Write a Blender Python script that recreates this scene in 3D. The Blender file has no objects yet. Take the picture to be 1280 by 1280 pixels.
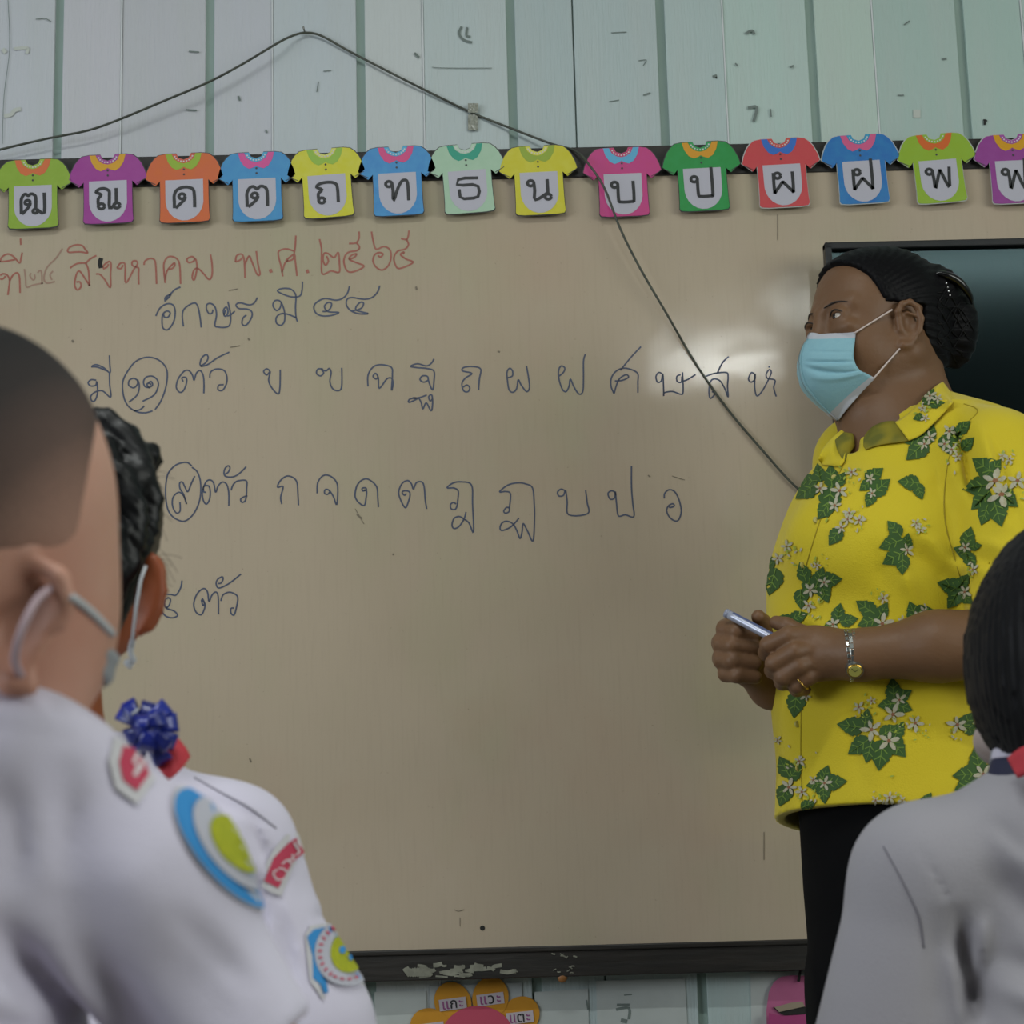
import bpy, bmesh, math, random
import numpy as np
from mathutils import Vector, Matrix
from mathutils.bvhtree import BVHTree
from mathutils.geometry import tessellate_polygon
random.seed(7)
rng = np.random.default_rng(3)
SC = bpy.context.scene
COL = SC.collection
# ------------------------------------------------------------------ camera
F = 2400.0                                   # focal length in pixels of the 1280 x 1280 frame
CAMPOS = Vector((0, 0, 0.75))
R_CAM = (Matrix.Rotation(math.radians(-0.7), 3, 'Z') @ Matrix.Rotation(math.radians(90 + 10.9), 3, 'X')
         @ Matrix.Rotation(math.radians(-1.5), 3, 'Z'))
cam = bpy.data.cameras.new('camera'); cam.sensor_width = 36; cam.lens = 36 * F / 1280
cam.clip_start = 0.05
cam.dof.use_dof = True; cam.dof.focus_distance = 2.85; cam.dof.aperture_fstop = 12.0
camo = bpy.data.objects.new('camera', cam); COL.objects.link(camo)
camo.location = CAMPOS; camo.rotation_euler = R_CAM.to_euler()
SC.camera = camo
# ------------------------------------------------------------------ light and exposure
SC.view_settings.view_transform = 'Standard'; SC.view_settings.look = 'None'
SC.view_settings.gamma = 1.0; SC.view_settings.use_curve_mapping = False
SC.view_settings.exposure = 0.0
world = bpy.data.worlds.new('world'); SC.world = world; world.use_nodes = True
world.node_tree.nodes['Background'].inputs[0].default_value = (0.80, 0.90, 1.0, 1)
world.node_tree.nodes['Background'].inputs[1].default_value = 0.6

def area(name, loc, target, sx, sy, power, color):
    l = bpy.data.lights.new(name, 'AREA'); l.shape = 'RECTANGLE'; l.size = sx; l.size_y = sy
    l.energy = power; l.color = color
    o = bpy.data.objects.new(name, l); COL.objects.link(o); o.location = loc
    o.rotation_euler = (Vector(target) - Vector(loc)).to_track_quat('-Z', 'Y').to_euler()
    return o
# daylight through the windows of both sides of the classroom, and unseen ceiling lamps
area('window_daylight', (-3.45, .1, 1.70), (0.2, 2.6, 1.0), 2.8, 1.2, 62, (0.88, 0.94, 1.0))
area('window_daylight', (3.4, -.3, 1.75), (0.3, 2.8, 1.1), 2.6, 1.2, 56, (0.97, 1.0, 0.92))
area('ceiling_tube_light', (-.35, .75, 3.02), (-.35, .75, 0), 1.25, .07, 26, (0.96, 1.0, 0.97))
area('ceiling_tube_light', (1.75, -1.45, 3.02), (1.75, -1.45, 0), 1.9, .10, 14, (0.96, 1.0, 0.97))  # unseen tube, placed so its reflection draws the stripe on the television
area('ceiling_lamp_light', (0.86, -1.0, 2.67), (0.37, 3.0, 1.57), .42, .06, 2.2, (0.96, 1.0, 0.98))

def lin(c):
    if isinstance(c, str):
        c = [int(c[i:i + 2], 16) / 255 for i in (0, 2, 4)]
    return tuple((x / 12.92 if x <= .04045 else ((x + .055) / 1.055) ** 2.4) for x in c) + (1.0,)

def P(u, v, Y):
    """point of the plane y = Y seen at pixel (u, v)"""
    d = R_CAM @ Vector((u - 640, 640 - v, -F))
    return CAMPOS + d * (Y / d.y)
def ray(u, v):
    return (R_CAM @ Vector((u - 640, 640 - v, -F))).normalized()

# ------------------------------------------------------------------ helpers
def tag(o, label=None, cat=None, group=None, kind=None):
    if label: o['label'] = label
    if cat: o['category'] = cat
    if group: o['group'] = group
    if kind: o['kind'] = kind
    return o
def empty(name, loc, label=None, cat=None, group=None, kind=None):
    o = bpy.data.objects.new(name, None); COL.objects.link(o); o.location = loc
    o.empty_display_size = .05
    return tag(o, label, cat, group, kind)
def link(name, me, m=None, parent=None, smooth=False):
    """meshes are written in world space; children get the inverse of the parent's place"""
    o = bpy.data.objects.new(name, me); COL.objects.link(o)
    if m is not None:
        for k in (m if isinstance(m, (list, tuple)) else [m]): me.materials.append(k)
    if smooth: me.shade_smooth()
    if parent is not None:
        o.parent = parent
        w = Vector(parent.location)
        q = parent.parent
        while q is not None: w += Vector(q.location); q = q.parent
        o.location = -w
    return o
def mesh(name, verts, faces, m=None, parent=None, smooth=False, mats=None):
    me = bpy.data.meshes.new(name); me.from_pydata([tuple(v) for v in verts], [], [tuple(f) for f in faces])
    if mats is not None: me.polygons.foreach_set('material_index', mats)
    me.update()
    return link(name, me, m, parent, smooth)
def bmobj(name, bm, m=None, parent=None, smooth=False):
    me = bpy.data.meshes.new(name); bm.normal_update(); bm.to_mesh(me); bm.free()
    return link(name, me, m, parent, smooth)
def add_box(bm, c, s, bev=0.0, rot=None):
    r = bmesh.ops.create_cube(bm, size=1.0)
    M = Matrix.Translation(c) @ (rot.to_4x4() if rot else Matrix.Identity(4)) @ Matrix.Diagonal((*s, 1))
    bmesh.ops.transform(bm, matrix=M, verts=r['verts'])
    if bev > 0:
        es = list({e for v in r['verts'] for e in v.link_edges})
        bmesh.ops.bevel(bm, geom=es, offset=bev, segments=2, affect='EDGES', profile=.5)
def frames(pts):
    pts = [Vector(p) for p in pts]; n = len(pts); out = []
    up = Vector((0, 0, 1)); prev = None
    for i in range(n):
        t = (pts[min(i + 1, n - 1)] - pts[max(i - 1, 0)])
        t = t.normalized() if t.length > 1e-9 else Vector((1, 0, 0))
        if prev is None:
            a = up if abs(t.dot(up)) < .9 else Vector((1, 0, 0))
            x = t.cross(a).normalized()
        else:
            x = (prev - t * prev.dot(t)); x = x.normalized() if x.length > 1e-6 else t.cross(up).normalized()
        prev = x; out.append((pts[i], t, x, t.cross(x).normalized()))
    return out
def add_tube(bm, pts, r, n=8, caps=True):
    fr = frames(pts); rings = []
    for i, (p, t, x, y) in enumerate(fr):
        rr = r[i] if isinstance(r, (list, tuple)) else r
        rings.append([bm.verts.new(p + (x * math.cos(a) + y * math.sin(a)) * rr) for a in [2 * math.pi * k / n for k in range(n)]])
    for a, b in zip(rings, rings[1:]):
        for k in range(n): bm.faces.new((a[k], a[(k + 1) % n], b[(k + 1) % n], b[k]))
    if caps:
        bm.faces.new(rings[0][::-1]); bm.faces.new(rings[-1])
def tube(name, pts, r, m, parent=None, n=8):
    bm = bmesh.new(); add_tube(bm, pts, r, n); bmesh.ops.recalc_face_normals(bm, faces=bm.faces)
    return bmobj(name, bm, m, parent, True)
def catmull(pts, sub=5):
    pts = [np.array(p, float) for p in pts]
    if len(pts) < 3: return pts
    out = []
    for i in range(len(pts) - 1):
        p0 = pts[max(i - 1, 0)]; p1 = pts[i]; p2 = pts[i + 1]; p3 = pts[min(i + 2, len(pts) - 1)]
        for k in range(sub):
            t = k / sub
            out.append(.5 * ((2 * p1) + (-p0 + p2) * t + (2 * p0 - 5 * p1 + 4 * p2 - p3) * t * t + (-p0 + 3 * p1 - 3 * p2 + p3) * t ** 3))
    out.append(pts[-1]); return out
def ribbon2(pts, w):
    """2-D ribbon: returns verts (2n) and quads"""
    pts = [np.array(p, float) for p in pts]; vs = []; n = len(pts)
    for i in range(n):
        d = pts[min(i + 1, n - 1)] - pts[max(i - 1, 0)]; L = np.hypot(*d); d = d / L if L > 1e-9 else np.array([1., 0])
        nn = np.array([-d[1], d[0]]) * w / 2
        vs += [pts[i] + nn, pts[i] - nn]
    return vs, [(2 * i, 2 * i + 1, 2 * i + 3, 2 * i + 2) for i in range(n - 1)]

# ------------------------------------------------------------------ materials
_mc = {}
def mat(name, color, rough=.6, var=.0, vscale=8., color2=None, bump=0., bscale=60., spec=.5, metal=0., sub=0.,
        stretch=(1, 1, 1), objcol=False, coat=0., vdetail=4., sheen=0., rvar=0.):
    if name in _mc: return _mc[name]
    m = bpy.data.materials.new(name); m.use_nodes = True; nt = m.node_tree; N = nt.nodes; L = nt.links
    b = N['Principled BSDF']
    b.inputs['Base Color'].default_value = lin(color); b.inputs['Roughness'].default_value = rough
    b.inputs['Metallic'].default_value = metal; b.inputs['Specular IOR Level'].default_value = spec
    b.inputs['Coat Weight'].default_value = coat
    if sub: b.inputs['Subsurface Weight'].default_value = sub; b.inputs['Subsurface Radius'].default_value = (.012, .005, .003); b.inputs['Subsurface Scale'].default_value = 1.0
    if sheen: b.inputs['Sheen Weight'].default_value = sheen
    tc = N.new('ShaderNodeTexCoord'); mp = N.new('ShaderNodeMapping'); mp.inputs['Scale'].default_value = stretch
    L.new(tc.outputs['Object'], mp.inputs['Vector'])
    src = None
    if objcol:
        oi = N.new('ShaderNodeObjectInfo'); src = oi.outputs['Color']
    if var > 0:
        nz = N.new('ShaderNodeTexNoise'); nz.inputs['Scale'].default_value = vscale; nz.inputs['Detail'].default_value = vdetail
        L.new(mp.outputs[0], nz.inputs['Vector'])
        mx = N.new('ShaderNodeMix'); mx.data_type = 'RGBA'
        rp = N.new('ShaderNodeMapRange'); rp.inputs[1].default_value = .35; rp.inputs[2].default_value = .65
        rp.inputs[3].default_value = 0; rp.inputs[4].default_value = var
        L.new(nz.outputs['Fac'], rp.inputs[0]); L.new(rp.outputs[0], mx.inputs[0])
        if src: L.new(src, mx.inputs[6])
        else: mx.inputs[6].default_value = lin(color)
        mx.inputs[7].default_value = lin(color2 if color2 else [.3, .3, .3])
        src = mx.outputs[2]
    if src: L.new(src, b.inputs['Base Color'])
    if bump > 0:
        n2 = N.new('ShaderNodeTexNoise'); n2.inputs['Scale'].default_value = bscale; n2.inputs['Detail'].default_value = 3
        L.new(mp.outputs[0], n2.inputs['Vector'])
        bp = N.new('ShaderNodeBump'); bp.inputs['Strength'].default_value = 1.0; bp.inputs['Distance'].default_value = bump
        L.new(n2.outputs['Fac'], bp.inputs['Height']); L.new(bp.outputs[0], b.inputs['Normal'])
    if rvar > 0:
        n3 = N.new('ShaderNodeTexNoise'); n3.inputs['Scale'].default_value = 14; n3.inputs['Detail'].default_value = 5
        L.new(mp.outputs[0], n3.inputs['Vector'])
        r3 = N.new('ShaderNodeMapRange'); r3.inputs[3].default_value = rough - rvar; r3.inputs[4].default_value = rough + rvar
        L.new(n3.outputs['Fac'], r3.inputs[0]); L.new(r3.outputs[0], b.inputs['Roughness'])
    _mc[name] = m; return m

# ------------------------------------------------------------------ implicit surfaces
class SDF:
    def __init__(s, lo, hi, h):
        s.h = h; s.lo = np.array(lo, np.float32)
        n = np.ceil((np.array(hi) - np.array(lo)) / h).astype(int) + 1
        s.ax = [(s.lo[i] + h * np.arange(n[i])).astype(np.float32) for i in range(3)]
        s.D = np.full(tuple(n), .2, np.float32)
    def box(s, lo, hi, mg):
        sl = []
        for i in range(3):
            a = int(np.searchsorted(s.ax[i], lo[i] - mg)); b = int(np.searchsorted(s.ax[i], hi[i] + mg))
            if b - a < 1: return None
            sl.append(slice(a, b))
        X = s.ax[0][sl[0]][:, None, None]; Y = s.ax[1][sl[1]][None, :, None]; Z = s.ax[2][sl[2]][None, None, :]
        return tuple(sl), X, Y, Z
    def put(s, sl, d, k, op):
        A = s.D[sl]
        if op < 0:                       # smooth subtraction
            a, b = A, -d
            hh = np.clip(.5 - .5 * (b - a) / k, 0, 1); hh = np.clip(.5 + .5 * (a - b) / k, 0, 1)
            s.D[sl] = np.maximum(a, b) + k * (np.minimum(hh, 1 - hh) ** 2) * 1.0
        else:
            hh = np.maximum(k - np.abs(A - d), 0) / k
            s.D[sl] = np.minimum(A, d) - hh * hh * k * .25
    def cone(s, a, b, ra, rb, k=.01, op=1, flat=None):
        a = np.array(a, float); b = np.array(b, float); R = max(ra, rb)
        g = s.box(np.minimum(a, b) - R, np.maximum(a, b) + R, k + 3 * s.h)
        if g is None: return s
        sl, X, Y, Z = g; ab = b - a; L2 = float(ab @ ab) + 1e-12
        t = np.clip(((X - a[0]) * ab[0] + (Y - a[1]) * ab[1] + (Z - a[2]) * ab[2]) / L2, 0, 1)
        d = np.sqrt((X - a[0] - t * ab[0]) ** 2 + (Y - a[1] - t * ab[1]) ** 2 + (Z - a[2] - t * ab[2]) ** 2) - (ra + t * (rb - ra))
        s.put(sl, d, k, op); return s
    def ell(s, c, r, k=.01, rot=None, op=1):
        c = np.array(c, float); r = np.array(r, float); R = float(r.max()) if rot is not None else r
        g = s.box(c - R, c + R, k + 3 * s.h)
        if g is None: return s
        sl, X, Y, Z = g; x, y, z = X - c[0], Y - c[1], Z - c[2]
        if rot is not None:
            M = np.array(rot)            # columns are the ellipsoid's axes
            x, y, z = (x * M[0, 0] + y * M[1, 0] + z * M[2, 0], x * M[0, 1] + y * M[1, 1] + z * M[2, 1], x * M[0, 2] + y * M[1, 2] + z * M[2, 2])
        k0 = np.sqrt((x / r[0]) ** 2 + (y / r[1]) ** 2 + (z / r[2]) ** 2)
        k1 = np.sqrt((x / r[0] ** 2) ** 2 + (y / r[1] ** 2) ** 2 + (z / r[2] ** 2) ** 2) + 1e-6
        d = np.where(k0 < .05, -float(r.min()), k0 * (k0 - 1) / k1)
        s.put(sl, d.astype(np.float32), k, op); return s
    def loft(s, rows, k=.01, op=1, inset=0., nexp=2.0):
        """rows of (z, cx, cy, a, b) from bottom to top"""
        rows = sorted(rows); z = np.array([r[0] for r in rows])
        zz = np.linspace(z[0], z[-1], 160)
        cols = []
        for j in range(1, 5):
            v = np.array([r[j] for r in rows]); t = np.interp(zz, z, v)
            ker = np.hanning(15); ker /= ker.sum()
            cols.append(np.convolve(np.pad(t, 7, 'edge'), ker, 'valid'))
        A = max(r[3] for r in rows); B = max(r[4] for r in rows)
        lo = (min(r[1] - r[3] for r in rows), min(r[2] - r[4] for r in rows), z[0]); hi = (max(r[1] + r[3] for r in rows), max(r[2] + r[4] for r in rows), z[-1])
        g = s.box(lo, hi, k + 3 * s.h)
        if g is None: return s
        sl, X, Y, Z = g; Zf = Z.ravel()
        cx, cy, a, b = [np.interp(Zf, zz, c)[None, None, :].astype(np.float32) for c in cols]
        a = np.maximum(a - inset, .004); b = np.maximum(b - inset, .004)
        qx = np.abs(X - cx) / a; qy = np.abs(Y - cy) / b
        if nexp == 2.0:
            k0 = np.sqrt(qx ** 2 + qy ** 2); k1 = np.sqrt((qx / a) ** 2 + (qy / b) ** 2) + 1e-6
            d = k0 * (k0 - 1) / k1
        else:
            k0 = (qx ** nexp + qy ** nexp) ** (1 / nexp); d = (k0 - 1) * np.minimum(a, b)
        d = np.maximum(d, np.maximum(Z - z[-1], z[0] - Z))
        s.put(sl, d.astype(np.float32), k, op); return s
    def cut(s, p, n, k=0):
        """keep the side the normal points away from"""
        n = np.array(n, float); n /= np.linalg.norm(n)
        d = ((s.ax[0][:, None, None] - p[0]) * n[0] + (s.ax[1][None, :, None] - p[1]) * n[1] + (s.ax[2][None, None, :] - p[2]) * n[2]).astype(np.float32)
        if k: 
            hh = np.maximum(k - np.abs(s.D - d), 0) / k
            s.D = np.maximum(s.D, d) + hh * hh * k * .25
        else: s.D = np.maximum(s.D, d)
        return s
    def disp(s, fn):
        s.D += fn(s.ax[0][:, None, None], s.ax[1][None, :, None], s.ax[2][None, None, :]).astype(np.float32); return s
    def arrays(s, relax=1):
        D = s.D; h = s.h; ins = D < 0
        D[0], D[-1] = .01, .01; D[:, 0], D[:, -1] = .01, .01; D[:, :, 0], D[:, :, -1] = .01, .01
        ins = D < 0
        c = np.zeros(tuple(np.array(D.shape) - 1), np.int8)
        offs = [(i, j, k) for i in (0, 1) for j in (0, 1) for k in (0, 1)]
        nx, ny, nz = D.shape
        for o in offs: c += ins[o[0]:nx - 1 + o[0], o[1]:ny - 1 + o[1], o[2]:nz - 1 + o[2]]
        idx = np.argwhere((c > 0) & (c < 8)); N = len(idx)
        gi = np.full(c.shape, -1, np.int32); gi[idx[:, 0], idx[:, 1], idx[:, 2]] = np.arange(N)
        V = {o: D[idx[:, 0] + o[0], idx[:, 1] + o[1], idx[:, 2] + o[2]] for o in offs}
        acc = np.zeros((N, 3)); cnt = np.zeros(N)
        for o in offs:
            for ax in range(3):
                if o[ax] == 1: continue
                q = list(o); q[ax] = 1; q = tuple(q); a = V[o]; b = V[q]; m = (a < 0) != (b < 0)
                t = np.where(m, a / (a - b + 1e-12), 0); pos = np.tile(np.array(o, float), (N, 1)); pos[:, ax] += t
                acc[m] += pos[m]; cnt[m] += 1
        verts = s.lo + h * (idx + acc / cnt[:, None])
        quads = []
        for ax in range(3):
            sl1 = [slice(None)] * 3; sl2 = [slice(None)] * 3; sl1[ax] = slice(0, -1); sl2[ax] = slice(1, None)
            A = ins[tuple(sl1)]; B = ins[tuple(sl2)]; e = np.argwhere(A != B); sgn = A[e[:, 0], e[:, 1], e[:, 2]]
            b1, b2 = [(1, 2), (2, 0), (0, 1)][ax]
            ok = (e[:, b1] > 0) & (e[:, b2] > 0); e = e[ok]; sgn = sgn[ok]
            def g(d1, d2):
                q = e.copy(); q[:, b1] -= d1; q[:, b2] -= d2; return gi[q[:, 0], q[:, 1], q[:, 2]]
            q = np.stack([g(1, 1), g(0, 1), g(0, 0), g(1, 0)], 1)
            q[~sgn] = q[~sgn][:, ::-1]; quads.append(q)
        quads = np.concatenate(quads)
        for _ in range(relax):
            E = np.concatenate([quads[:, [0, 1]], quads[:, [1, 2]], quads[:, [2, 3]], quads[:, [3, 0]]])
            sm = np.zeros_like(verts); n = np.zeros(N)
            for j in range(3): sm[:, j] = np.bincount(E[:, 0], verts[E[:, 1], j], N) + np.bincount(E[:, 1], verts[E[:, 0], j], N)
            n = np.bincount(E[:, 0], minlength=N) + np.bincount(E[:, 1], minlength=N)
            verts = verts * .45 + .55 * sm / n[:, None]
        return verts, quads
    def build(s, name, m, parent=None, relax=1, vfn=None):
        v, q = s.arrays(relax)
        if vfn is not None: v = vfn(v)
        me = bpy.data.meshes.new(name)
        me.vertices.add(len(v)); me.vertices.foreach_set('co', v.astype(np.float32).ravel())
        me.loops.add(len(q) * 4); me.loops.foreach_set('vertex_index', q.astype(np.int32).ravel())
        me.polygons.add(len(q)); me.polygons.foreach_set('loop_start', np.arange(len(q), dtype=np.int32) * 4)
        me.update(calc_edges=True); me.validate()
        o = link(name, me, m, parent, True)
        o['_n'] = len(v); del o['_n']
        return o, (v, q)
def bvh_of(vq): return BVHTree.FromPolygons([tuple(p) for p in vq[0]], [tuple(int(i) for i in f) for f in vq[1]])
# ------------------------------------------------------------------ the room
YW = 3.03; YB = 3.00
m_floor = mat('floor_cement', '6f6a60', .5, .5, 5, '5d594f')
m_ceil = mat('ceiling_white', 'b9bdb8', .8)
m_back = mat('wall_backing', '9db1aa', .8, .4, 10, '8aa097')
m_plank = mat('painted_plank', 'aab4b2', .45, .3, 5, 'b4b9b6', bump=.0012, bscale=40, stretch=(6, 6, .5), objcol=True)
def slab(name, c, s, m, **k):
    bm = bmesh.new(); add_box(bm, c, s); o = bmobj(name, bm, m); tag(o, kind='structure', **k); return o
slab('floor', (0, -.9, -.03), (7.2, 8.1, .06), m_floor)
slab('ceiling', (0, -.9, 3.13), (7.2, 8.1, .06), m_ceil)
wall = slab('wall_front', (0, 3.068, 1.55), (7.2, .06, 3.1), m_back)
# vertical painted planks: pairs with a deep shaded channel after every second one
x0 = P(450, 0, YW).x; per = (P(1201, 0, YW).x - P(78, 0, YW).x) / 6
CH = .0145
def plank_mesh(w):
    bm = bmesh.new(); add_box(bm, (w / 2, 0, 0), (w, .008, 3.0), .0012)
    me = bpy.data.meshes.new('plank'); bm.to_mesh(me); bm.free(); me.materials.append(m_plank); return me
wn = per * .415 - CH / 2 - .0012; ww = per * .585 - CH / 2 - .0012
mn, mw = plank_mesh(wn), plank_mesh(ww)
bm = bmesh.new(); add_box(bm, (0, -.0012, 0), (.0024, .007, 3.0)); me_bead = bpy.data.meshes.new('joint_bead'); bm.to_mesh(me_bead); bm.free(); me_bead.materials.append(mat('white_filler', 'ccd0d2', .6))
tint_l = np.array([.74, .745, .77]); tint_m = np.array([.715, .75, .755]); tint_r = np.array([.68, .76, .735])
for i in range(-9, 10):
    xc = x0 + i * per
    for j, (me, xx) in enumerate(((mn, xc + CH / 2), (mw, xc + CH / 2 + wn + .0024))):
        o = bpy.data.objects.new('plank', me); COL.objects.link(o); o.parent = wall
        o.location = (xx, YW + .0042 + random.uniform(-.0012, .0012), 1.55)
        if j == 1 and i not in (1, 5, -3):
            b_ = bpy.data.objects.new('joint_bead', me_bead); COL.objects.link(b_); b_.parent = wall; b_.location = (xx - .0012, YW + .0035, 1.55)
        t = np.clip((xx + .1) / .6, -1, 1)
        c = tint_m + (tint_l - tint_m) * max(-t, 0) + (tint_r - tint_m) * max(t, 0)
        c = c * random.uniform(.95, 1.03) + np.array([random.uniform(-.012, .012), 0, random.uniform(-.015, .015)])
        o.color = lin(list(c))
# side walls with openings are out of view; a low ledge of each keeps the room closed at the sides
m_side = mat('side_wall_paint', 'a9b5ae', .7)
for sx, nm in ((-1, 'wall_left'), (1, 'wall_right')):
    o = slab(nm, (sx * 3.57, -.9, .5), (.06, 8.1, 1.0), m_side)
    for c, q in (((sx * 3.57, -.9, 2.75), (.06, 8.1, .7)), ((sx * 3.57, -3.3, 1.7), (.06, 3.3, 1.4)), ((sx * 3.57, 2.3, 1.7), (.06, 1.5, 1.4))):
        bm = bmesh.new(); add_box(bm, c, q); bmobj('wall_panel', bm, m_side, o)
m_fix = mat('lamp_housing', 'b8bcba', .5)
slab('lamp_fixture_1', (-.35, .75, 3.06), (1.4, .14, .06), m_fix); slab('lamp_fixture_2', (1.75, -1.45, 3.06), (2.0, .16, .06), m_fix); slab('lamp_fixture_3', (.86, -1.05, 2.92), (.46, .05, .38), m_fix)  # housings of the ceiling tubes and the lamp, all out of view
slab('wall_back', (0, -4.97, 1.55), (7.2, .06, 3.1), mat('back_wall_paint', '2c2f2d', .8))


# small scars, nail holes and bits of old tape on the planks
m_scar = mat('old_paint_scar', '6f7a76', .8); m_tapebit = mat('old_tape', 'b9bdb6', .4); m_dark = mat('dark_hole', '20201e', .8)
def marks(name, specs, m, Y, parent, label=None, th=.0006):
    """specs: pixel polylines with a width in pixels; thin flakes lying on a vertical plane"""
    for k_, (pts, w) in enumerate(specs):
        th_ = th + k_ * .00003
        q = catmull(pts, 4) if len(pts) > 2 else [np.array(p, float) for p in pts]
        v, f = ribbon2(q, w)
        o = mesh(name, [P(a[0], a[1], Y - th_) for a in v], f, m, parent)
        if label: tag(o, label)
YP = YW - .0012
marks('paint_scar', [([(577, 33), (574, 42), (580, 50), (590, 53)], 3), ([(584, 34), (583, 44), (588, 46)], 3), ([(236, 64), (249, 65)], 1.6),
    ([(232, 137), (246, 138)], 1.8), ([(298, 120), (300, 126)], 2.5), ([(332, 162), (334, 166)], 2), ([(398, 102), (396, 115)], 1.2),
    ([(404, 89), (414, 88)], 1), ([(518, 66), (524, 72)], 3), ([(764, 41), (783, 40)], 1.2), ([(798, 76), (808, 75), (804, 82)], 1), ([(804, 119), (813, 116)], 2),
    ([(761, 127), (774, 125)], 1), ([(932, 42), (940, 38), (943, 43)], 3), ([(891, 96), (896, 94)], 3), ([(935, 135), (946, 134), (942, 152)], 3.5),
    ([(963, 136), (964, 146)], 2), ([(988, 84), (992, 82)], 2.5), ([(919, 79), (922, 82)], 2), ([(1130, 31), (1137, 26)], 1.5), ([(1122, 119), (1130, 119)], 1.5),
    ([(45, 24), (56, 23), (64, 27)], 1), ([(10, 0), (12, 60), (5, 120), (3, 180)], .8), ([(1178, 74), (1183, 73)], 2.5), ([(540, 84), (560, 85), (615, 85)], .8)], m_scar, YP, wall)
marks('nail_hole', [([(1231, 149), (1231, 156)], 3), ([(1229, 150), (1234, 151)], 2), ([(894, 94), (896, 98)], 2)], m_dark, YP, wall)
marks('tape_scrap', [([(3, 61), (7, 66)], 5), ([(17, 61), (34, 60), (33, 67)], 4), ([(5, 145), (14, 143), (18, 138), (26, 136)], 5), ([(1146, 137), (1146, 147)], 9)], m_tapebit, YP, wall)

# lower half of the wall: pale patches laid over the planks
m_pale = mat('pale_plank', 'b6bcba', .7, .4, 20, 'a6aca8')
def quadp(name, poly, Y, m, parent, th=.0012):
    bm = bmesh.new()
    a = [bm.verts.new(P(u, v, Y - th)) for u, v in poly]; b = [bm.verts.new(P(u, v, Y + .0005)) for u, v in poly]
    n = len(a); bm.faces.new(a); bm.faces.new(b[::-1])
    for i in range(n): bm.faces.new((a[i], b[i], b[(i + 1) % n], a[(i + 1) % n]))
    bmesh.ops.recalc_face_normals(bm, faces=bm.faces)
    return bmobj(name, bm, m, parent)
quadp('pale_patch', [(468, 1240), (532, 1239), (536, 1330), (470, 1330)], YP, m_pale, wall)
quadp('pale_patch', [(745, 1226), (856, 1223), (862, 1330), (748, 1330)], YP, m_pale, wall)
quadp('pale_patch', [(938, 1216), (1040, 1213), (1044, 1330), (940, 1330)], YP, m_pale, wall)
quadp('pale_patch', [(668, 1240), (735, 1236), (737, 1330), (671, 1330)], YP, m_pale, wall)
marks('paint_scar', [([(771, 1256), (787, 1256)], 3), ([(770, 1262), (786, 1260), (786, 1274)], 3.5), ([(776, 1275), (784, 1277)], 5), ([(780, 1244), (790, 1243)], 1.5), ([(733, 1250), (735, 1262)], 2)], m_scar, YP - .001, wall)

# ------------------------------------------------------------------ whiteboard
def board_material():
    m = bpy.data.materials.new('stained_board'); m.use_nodes = True; nt = m.node_tree; N = nt.nodes; L = nt.links; b = N['Principled BSDF']
    tc = N.new('ShaderNodeTexCoord')
    def noise(sc, det, st=(1, 1, 1)):
        mp = N.new('ShaderNodeMapping'); mp.inputs['Scale'].default_value = st; L.new(tc.outputs['Object'], mp.inputs[0])
        n = N.new('ShaderNodeTexNoise'); n.inputs['Scale'].default_value = sc; n.inputs['Detail'].default_value = det; L.new(mp.outputs[0], n.inputs[0]); return n
    def mixc(a, c2, fac, lo, hi, amt):
        r = N.new('ShaderNodeMapRange'); r.inputs[1].default_value = lo; r.inputs[2].default_value = hi; r.inputs[4].default_value = amt
        L.new(fac, r.inputs[0]); x = N.new('ShaderNodeMix'); x.data_type = 'RGBA'; L.new(r.outputs[0], x.inputs[0])
        if isinstance(a, str): x.inputs[6].default_value = lin(a)
        else: L.new(a, x.inputs[6])
        x.inputs[7].default_value = lin(c2); return x.outputs[2]
    c = mixc('b8a995', 'b2a38f', noise(2.2, 2).outputs['Fac'], .4, .6, .8)
    c = mixc(c, 'aba98a', noise(3.5, 3, (1.5, 1, .8)).outputs['Fac'], .5, .75, .45)
    c = mixc(c, 'b59c88', noise(2.8, 4, (1, 3, 1)).outputs['Fac'], .55, .75, .55)
    c = mixc(c, '8f846f', noise(40, 5, (5, 1, .3)).outputs['Fac'], .5, .9, .16)
    c = mixc(c, '7a7060', noise(160, 2).outputs['Fac'], .70, .80, .5)
    L.new(c, b.inputs['Base Color'])
    r = N.new('ShaderNodeMapRange'); r.inputs[3].default_value = .06; r.inputs[4].default_value = .13
    L.new(noise(9, 5).outputs['Fac'], r.inputs[0]); L.new(r.outputs[0], b.inputs['Roughness'])
    bp = N.new('ShaderNodeBump'); bp.inputs['Distance'].default_value = .0009; L.new(noise(7, 2).outputs['Fac'], bp.inputs['Height']); L.new(bp.outputs[0], b.inputs['Normal'])
    b.inputs['Specular IOR Level'].default_value = .5
    return m
m_board = board_material()
m_frame = mat('dark_wood_rail', '1f1d1b', .5, .6, 30, '2f2a26', bump=.0015, bscale=40, stretch=(.3, 1, 2))
XL, XR = -1.16, 1.24
board = empty('whiteboard', P(640, 1185, YB), 'large cream whiteboard with Thai handwriting, fixed on the plank wall', 'whiteboard')
def strip(name, ya, yb, v_at, m, Y0, Y1, par, xl=XL, xr=XR, bev=.002, rag=0):
    """bar along the board between the pixel heights measured at column 640"""
    z1 = P(640, ya, YB).z; z0 = P(640, yb, YB).z
    bm = bmesh.new(); add_box(bm, ((xl + xr) / 2, (Y0 + Y1) / 2, (z0 + z1) / 2), (xr - xl, abs(Y1 - Y0), z1 - z0), bev)
    return bmobj(name, bm, m, par)
strip('board_panel', 215, 1190, 0, m_board, YB, YB + .014, board)
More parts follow.
